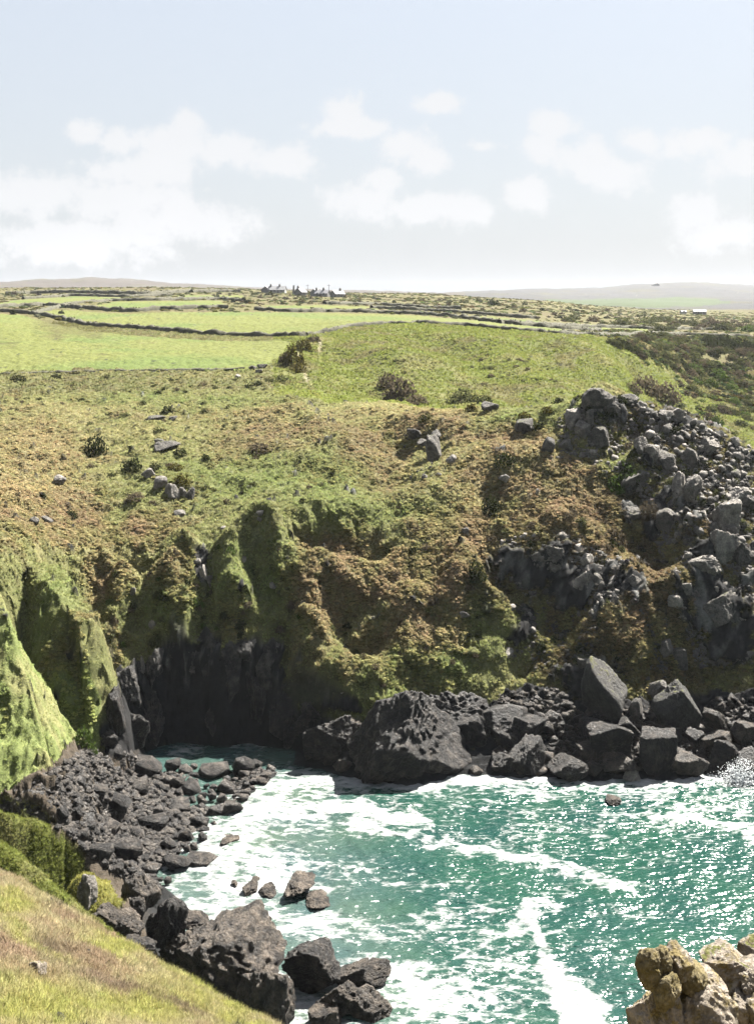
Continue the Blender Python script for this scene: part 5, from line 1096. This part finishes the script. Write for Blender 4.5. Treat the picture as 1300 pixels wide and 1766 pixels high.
bushes([(560,650),(700,600),(1000,620),(1050,660),(760,670)], 30, (6, 16), (M_OLIVE, M_BROWN), 'low bush dotted over the green hill beyond', 'bushes dotted over the green hill', 195, .4, name='hillside_bush')
bushes([(40,760),(400,760),(800,830),(700,900),(420,880),(60,860)], 50, (8, 18), (M_OLIVE, M_BROWN, M_GORSE), 'low bush on the grassy brow of the cove', 'bushes on the brow of the cove', 120, .5, name='hillside_bush')
bushes([(860,860),(1120,900),(1160,1160),(960,1160),(900,1060),(800,980)], 110, (9, 24), (M_GORSE, M_BROWN, M_BROWN, M_OLIVE), 'heather bush on the rocky slope', 'heather bushes on the rocky slope', 86, .6, name='heather_bush')
bushes([(1000,700),(1150,720),(1300,800),(1300,1000),(1150,900),(960,780)], 140, (9, 22), (M_GORSE, M_BROWN, M_OLIVE), 'heather bush between the crag blocks', 'heather between the crag blocks', 86, .6, name='heather_bush')
bushes([(165,965),(300,930),(480,930),(530,1090),(400,1100),(300,1085),(180,1120)], 70, (8, 20), (M_OLIVE, M_GORSE, M_BROWN, M_BRIGHT), 'bush hanging on the cove cliff', 'bushes hanging on the cove cliff', 86, .7, name='cliff_bush')
bushes([(540,940),(760,900),(850,1000),(820,1180),(640,1200),(540,1150)], 60, (8, 20), (M_OLIVE, M_BROWN, M_BROWN, M_GORSE), 'low bush on the bracken slope below the brow', 'bushes on the bracken slope', 86, .55, name='cliff_bush')

# ------------------------------------------------------------------ hedge banks between the fields
def hedge_material(name, a, b, c):
    m, nt, bs = new_mat(name); geo = node(nt, 'ShaderNodeNewGeometry'); n = noise_node(nt, .9, 5, .7, geo.outputs['Position'])
    r = ramp(nt, n.outputs[0], [(.3, a), (.5, b), (.7, c)]); nt.links.new(r.outputs[0], bs.inputs['Base Color']); bs.inputs['Roughness'].default_value = .95
    n2 = noise_node(nt, 3.0, 4, .7, geo.outputs['Position']); bp = node(nt, 'ShaderNodeBump'); bp.inputs['Distance'].default_value = .3; nt.links.new(n2.outputs[0], bp.inputs['Height']); nt.links.new(bp.outputs[0], bs.inputs['Normal'])
    return m
M_BANK = hedge_material('stone_hedge_bank', (.04, .042, .024), (.052, .050, .032), (.075, .070, .058))
def hedge(pts, height, width, label, mats=(M_GORSE, M_OLIVE), y0=195, dens=3.0):
    way = []
    for (x1, y1), (x2, y2) in zip(pts[:-1], pts[1:]):
        n = max(2, int(math.hypot(x2 - x1, y2 - y1) / 5))
        for k in range(n):
            t = k / n; g = on_ground(x1 + t * (x2 - x1), y1 + t * (y2 - y1), y0)
            if g is not None: way.append(g)
    way = np.array(way); height *= .75
    if len(way) < 3: return
    for _ in range(4): way[1:-1] = (way[:-2] + 2 * way[1:-1] + way[2:]) / 4
    L_ = np.concatenate([[0], np.cumsum(np.linalg.norm(np.diff(way[:, :2], axis=0), axis=1))]); s = np.arange(0, L_[-1], .7)
    cx_, cy_ = np.interp(s, L_, way[:, 0]), np.interp(s, L_, way[:, 1]); cz = ground_z(cx_, cy_)
    tx, ty = np.gradient(cx_), np.gradient(cy_); l = np.hypot(tx, ty) + 1e-6; nx, ny = -ty / l, tx / l
    prof = [(-.62, -.4), (-.5, .35), (-.38, .8), (-.12, 1.0), (.15, .98), (.4, .78), (.5, .3), (.62, -.4)]
    hh = height * (1 + .45 * fbm(s / 6, s * 0 + hash_(label), 0, 4, 3)); ring = []
    for q, (o, z) in enumerate(prof):
        j = 1 + .5 * perlin(s / 1.3, s * 0 + q * 1.7, 0, hash_(label) % 50)
        ring.append(np.stack([cx_ + nx * o * width * j, cy_ + ny * o * width * j, cz + z * hh * (.8 + .35 * j)], 1))
    ring = np.stack(ring, 1); n, k = len(s), len(prof); ii = np.arange(n * k).reshape(n, k)
    fa = np.stack([ii[:-1, :-1], ii[1:, :-1], ii[1:, 1:], ii[:-1, 1:]], -1).reshape(-1, 4)
    mid_ = len(s) // 2; base = Vector((cx_[mid_], cy_[mid_], cz[mid_]))
    e = bpy.data.objects.new('hedge_bank', None); COL.objects.link(e); e.location = base; e['label'] = label; e['category'] = 'hedge bank'; e['group'] = 'hedge banks between the fields'
    link('bank', mesh_from_arrays('bank', ring.reshape(-1, 3) - np.array(base), fa, None, M_BANK), e)
    r = np.random.default_rng(hash_(label)); m = int(len(s) * dens); k = r.integers(0, len(s), m)
    if m > 3:
        o = r.normal(size=m) * .3 * width; patchy = sstep(-.25, .2, perlin(s[k] / 9, s[k] * 0, 0, 7)); c = np.stack([cx_[k] + nx[k] * o, cy_[k] + ny[k] * o, cz[k] + hh[k] * r.uniform(.5, 1.05 + .25 * patchy)], 1) - np.array(base)
        u = r.normal(size=(m, 3)); u /= np.linalg.norm(u, axis=1)[:, None]; v = np.cross(u, r.normal(size=(m, 3))); v /= np.linalg.norm(v, axis=1)[:, None]; sz = (height * .2 * r.uniform(.5, 1.3, m) * (.3 + .7 * patchy))[:, None]
        link('foliage', mesh_from_arrays('foliage', np.stack([c - u*sz, c + v*sz, c + u*sz, c - v*sz], 1).reshape(-1, 3), np.arange(m*4).reshape(m, 4), None, mats[hash_(label) % len(mats)]), e)
for pts, h_, w_, lab, y0 in [
    ([(-60,534),(0,537),(40,541),(60,542),(110,551),(150,562),(220,566),(300,572),(380,578),(430,580),(480,581),(530,579)], 1.3, 1.4, 'dark hedge bank along the top of the near pasture', 205),
    ([(528,579),(560,574),(600,564),(650,559),(720,557),(800,561),(870,568),(960,575),(1050,579)], 1.0, 1.3, 'stony hedge bank along the crest of the green hill', 205),
    ([(-60,531),(0,530),(80,526),(100,529),(180,535),(220,538),(280,534),(340,532),(400,531)], 1.5, 1.6, 'hedge bank between the long and the upper pasture', 300),
    ([(440,534),(500,538),(560,537),(620,538),(650,539),(720,542),(780,546),(810,550),(870,558),(975,567),(1040,571)], 1.3, 1.6, 'hedge bank along the top of the long pasture', 300),
    ([(640,531),(760,537),(800,540),(900,548),(930,549)], 1.4, 1.6, 'low hedge bank on the plateau above the long pasture', 380),
    ([(-60,647),(0,645),(60,643),(150,640),(250,639),(330,638),(430,635)], .3, .8, 'low broken bank along the foot of the near pasture', 188),
    ([(10,508),(60,506),(130,505),(250,508),(320,504),(420,503)], 2.2, 2.5, 'grey stone hedge below the brown moor', 560),
    ([(40,516),(130,510),(215,512),(300,509)], 1.5, 2, 'hedge bank above the corner pasture', 500),
    ([(195,519),(300,517),(385,516),(425,520)], 1.5, 2, 'hedge bank above the upper pasture', 420),
    ([(60,541),(75,536),(95,532),(120,524),(200,518)], 1.2, 1.6, 'hedge bank running up between the pastures', 300),
    ([(970,577),(1060,580),(1130,576),(1190,578),(1300,582)], 1.2, 1.5, 'hedge bank at the top of the valley scrub', 300),
    ([(560,524),(650,526),(740,531),(800,533)], 1.5, 2, 'thin hedge bank in front of the cottages', 450),
    ([(860,557),(1000,563),(1120,567),(1250,569)], 1.2, 1.6, 'hedge bank above the east pasture', 330)]:
    hedge(pts, h_, w_, lab, y0=y0)

# ------------------------------------------------------------------ cottages, barn, stack and poles
def plain(name, c, rough=.85):
    m, nt, b = new_mat(name); geo = node(nt, 'ShaderNodeNewGeometry'); n = noise_node(nt, .8, 5, .7, geo.outputs['Position'])
    r = ramp(nt, n.outputs[0], [(.3, tuple(v * .75 for v in c)), (.7, tuple(min(1, v * 1.2) for v in c))]); nt.links.new(r.outputs[0], b.inputs['Base Color']); b.inputs['Roughness'].default_value = rough
    return m
M_STONE, M_SLATE, M_WHITE, M_PANE, M_WOOD, M_IRON = plain('granite_wall', (.12, .117, .113)), plain('slate_roof', (.12, .12, .13), .7), plain('whitewash', (.22, .22, .21)), plain('dark_window_pane', (.02, .022, .025), .1), plain('tarred_wood', (.06, .05, .04)), plain('pale_iron_roof', (.15, .153, .158), .8)
def box_mesh(x0, x1, y0, y1, z0, z1, mat):
    co = np.array([(x, y, z) for z in (z0, z1) for x, y in ((x0, y0), (x1, y0), (x1, y1), (x0, y1))], float)
    return mesh_from_arrays('box', co, np.array([(0,3,2,1),(4,5,6,7),(0,1,5,4),(1,2,6,5),(2,3,7,6),(3,0,4,7)]), None, mat, False)
def gable_mesh(hx, hy, eave, ridge_, mat):
    co = np.array([(-hx,-hy,-1),(hx,-hy,-1),(hx,hy,-1),(-hx,hy,-1),(-hx,-hy,eave),(hx,-hy,eave),(hx,hy,eave),(-hx,hy,eave),(-hx,0,ridge_),(hx,0,ridge_)], float)
    me = bpy.data.meshes.new('wall'); me.from_pydata([tuple(c) for c in co], [], [(0,1,5,4),(2,3,7,6),(1,2,6,9,5),(3,0,4,8,7),(0,3,2,1)]); me.materials.append(mat); return me
def roof_mesh(hx, hy, eave, ridge_, mat, over=.35, th=.22):
    k = (ridge_ - eave) / hy; ex, ey = hx + over, hy + over; ze = eave - k * over
    top = [(-ex,-ey,ze+th),(ex,-ey,ze+th),(ex,0,ridge_+th),(-ex,0,ridge_+th),(ex,ey,ze+th),(-ex,ey,ze+th)]; bot = [(x, y, z - th + .02) for x, y, z in top]
    me = bpy.data.meshes.new('roof'); me.from_pydata(top + bot, [], [(0,1,2,3),(3,2,4,5),(6,9,8,7),(9,11,10,8),(0,6,7,1),(5,4,10,11),(1,7,8,2),(2,8,10,4),(0,3,9,6),(3,5,11,9)]); me.materials.append(mat); return me
def cottage(px, py, y0, length, depth, eave, ridge_, rz, label, wall, roof, chimneys, name='cottage', cat='cottage', windows=3):
    g = on_ground(px, py, y0)
    if g is None: print('no ground', label); return
    e = bpy.data.objects.new(name, None); COL.objects.link(e); e.location = g; e.rotation_euler = (0, 0, R(rz)); e['label'] = label; e['category'] = cat; e['group'] = 'buildings on the skyline'
    length, depth, eave, ridge_ = length * .72, depth * .75, eave * .72, ridge_ * .72; hx, hy = length / 2, depth / 2
    link('wall', gable_mesh(hx, hy, eave, ridge_, wall), e); rf = link('roof', roof_mesh(hx, hy, eave, ridge_, roof), e)
    for c in chimneys: link('chimney', box_mesh(c*hx-.5, c*hx+.5, -.45, .45, ridge_-.5, ridge_+1.4, M_STONE), rf)
    for k in range(windows):
        x = -hx + length * (k + 1) / (windows + 1)
        if k == windows // 2 and windows > 1: link('door', box_mesh(x-.5, x+.5, -hy-.06, -hy+.05, 0, 2.0, M_WOOD), e)
        else:
            w = link('window', box_mesh(x-.62, x+.62, -hy-.05, -hy+.05, .95, 2.15, M_WHITE), e); link('pane', box_mesh(x-.5, x+.5, -hy-.08, -hy-.04, 1.05, 2.05, M_PANE), w)
cottage(478, 505, 600, 15, 7, 2.8, 6.0, -8, 'long pale-roofed farmhouse on the left of the skyline cottages', M_WHITE, M_IRON, (-.75, .3), windows=4)
cottage(459, 504, 600, 7, 7, 2.4, 5.2, 82, 'dark gabled end house left of the long farmhouse', M_STONE, M_SLATE, (), windows=1)
cottage(518, 509, 600, 8, 6.5, 2.6, 5.6, 62, 'single gabled cottage right of the tall chimney stack', M_STONE, M_SLATE, (-.8,), windows=1)
cottage(556, 511, 600, 11, 6.5, 2.4, 5.0, -22, 'slate-roofed cottage with two chimneys on the skyline', M_STONE, M_SLATE, (-.9, .2), windows=3)
cottage(544, 510, 600, 6.5, 5.5, 2.6, 5.4, 66, 'gabled wing left of the two-chimney cottage', M_STONE, M_SLATE, (), windows=1)
cottage(582, 512, 600, 9, 6.5, 2.4, 5.0, 40, 'gabled cottage at the right end of the skyline row', M_STONE, M_SLATE, (.6,), windows=2)
cottage(1206, 542, 600, 12, 7, 2.6, 4.6, -6, 'pale-roofed barn alone beyond the valley', M_STONE, M_IRON, (), 'barn', 'barn', windows=4)
cottage(1178, 541, 600, 5, 4, 2.0, 3.2, 10, 'little white hut left of the pale-roofed barn', M_WHITE, M_IRON, (), 'hut', 'hut', windows=1)
def tapered(r0, r1, h, sides, mat, z0=-.5):
    co = [(r * math.cos(k * 6.2832 / sides), r * math.sin(k * 6.2832 / sides), z) for r, z in ((r0, z0), (r1, h), (r1 * 1.25, h), (r1 * 1.25, h + r1 * .5)) for k in range(sides)]
    fa = [(a * sides + k, a * sides + (k + 1) % sides, (a + 1) * sides + (k + 1) % sides, (a + 1) * sides + k) for a in range(3) for k in range(sides)]
    me = bpy.data.meshes.new('stack'); me.from_pydata(co, [], fa + [tuple(range(3 * sides, 4 * sides))]); me.materials.append(mat); return me
g = on_ground(506.5, 507, 600)
o = link('chimney_stack', tapered(.75, .5, 5.0, 12, M_STONE), None, 'tall round stone chimney stack between the cottages', 'chimney'); o.location = g
for (x, y, h_, lab) in [(530.5,508,6.0,'wooden pole right of the single gabled cottage'),(567,510,6.5,'wooden pole right of the two-chimney cottage')]:
    g = on_ground(x, y, 600); e = bpy.data.objects.new('utility_pole', None); COL.objects.link(e); e.location = g; e['label'] = lab; e['category'] = 'pole'
    link('post', tapered(.16, .11, h_, 8, M_WOOD), e); link('crossarm', box_mesh(-.9, .9, -.07, .07, h_ - .6, h_ - .45, M_WOOD), e)
g = on_ground(1131, 492.5, 2500)
if g is not None:
    o = link('tor', mesh_from_arrays('tor', *rock_shape(601, 4, planes=10, rough=.2, crack=.15), None, M_CRAGD, False), None, 'small rocky tor on the far moor skyline', 'tor'); o.location = g; o.scale = (13, 10, 9)
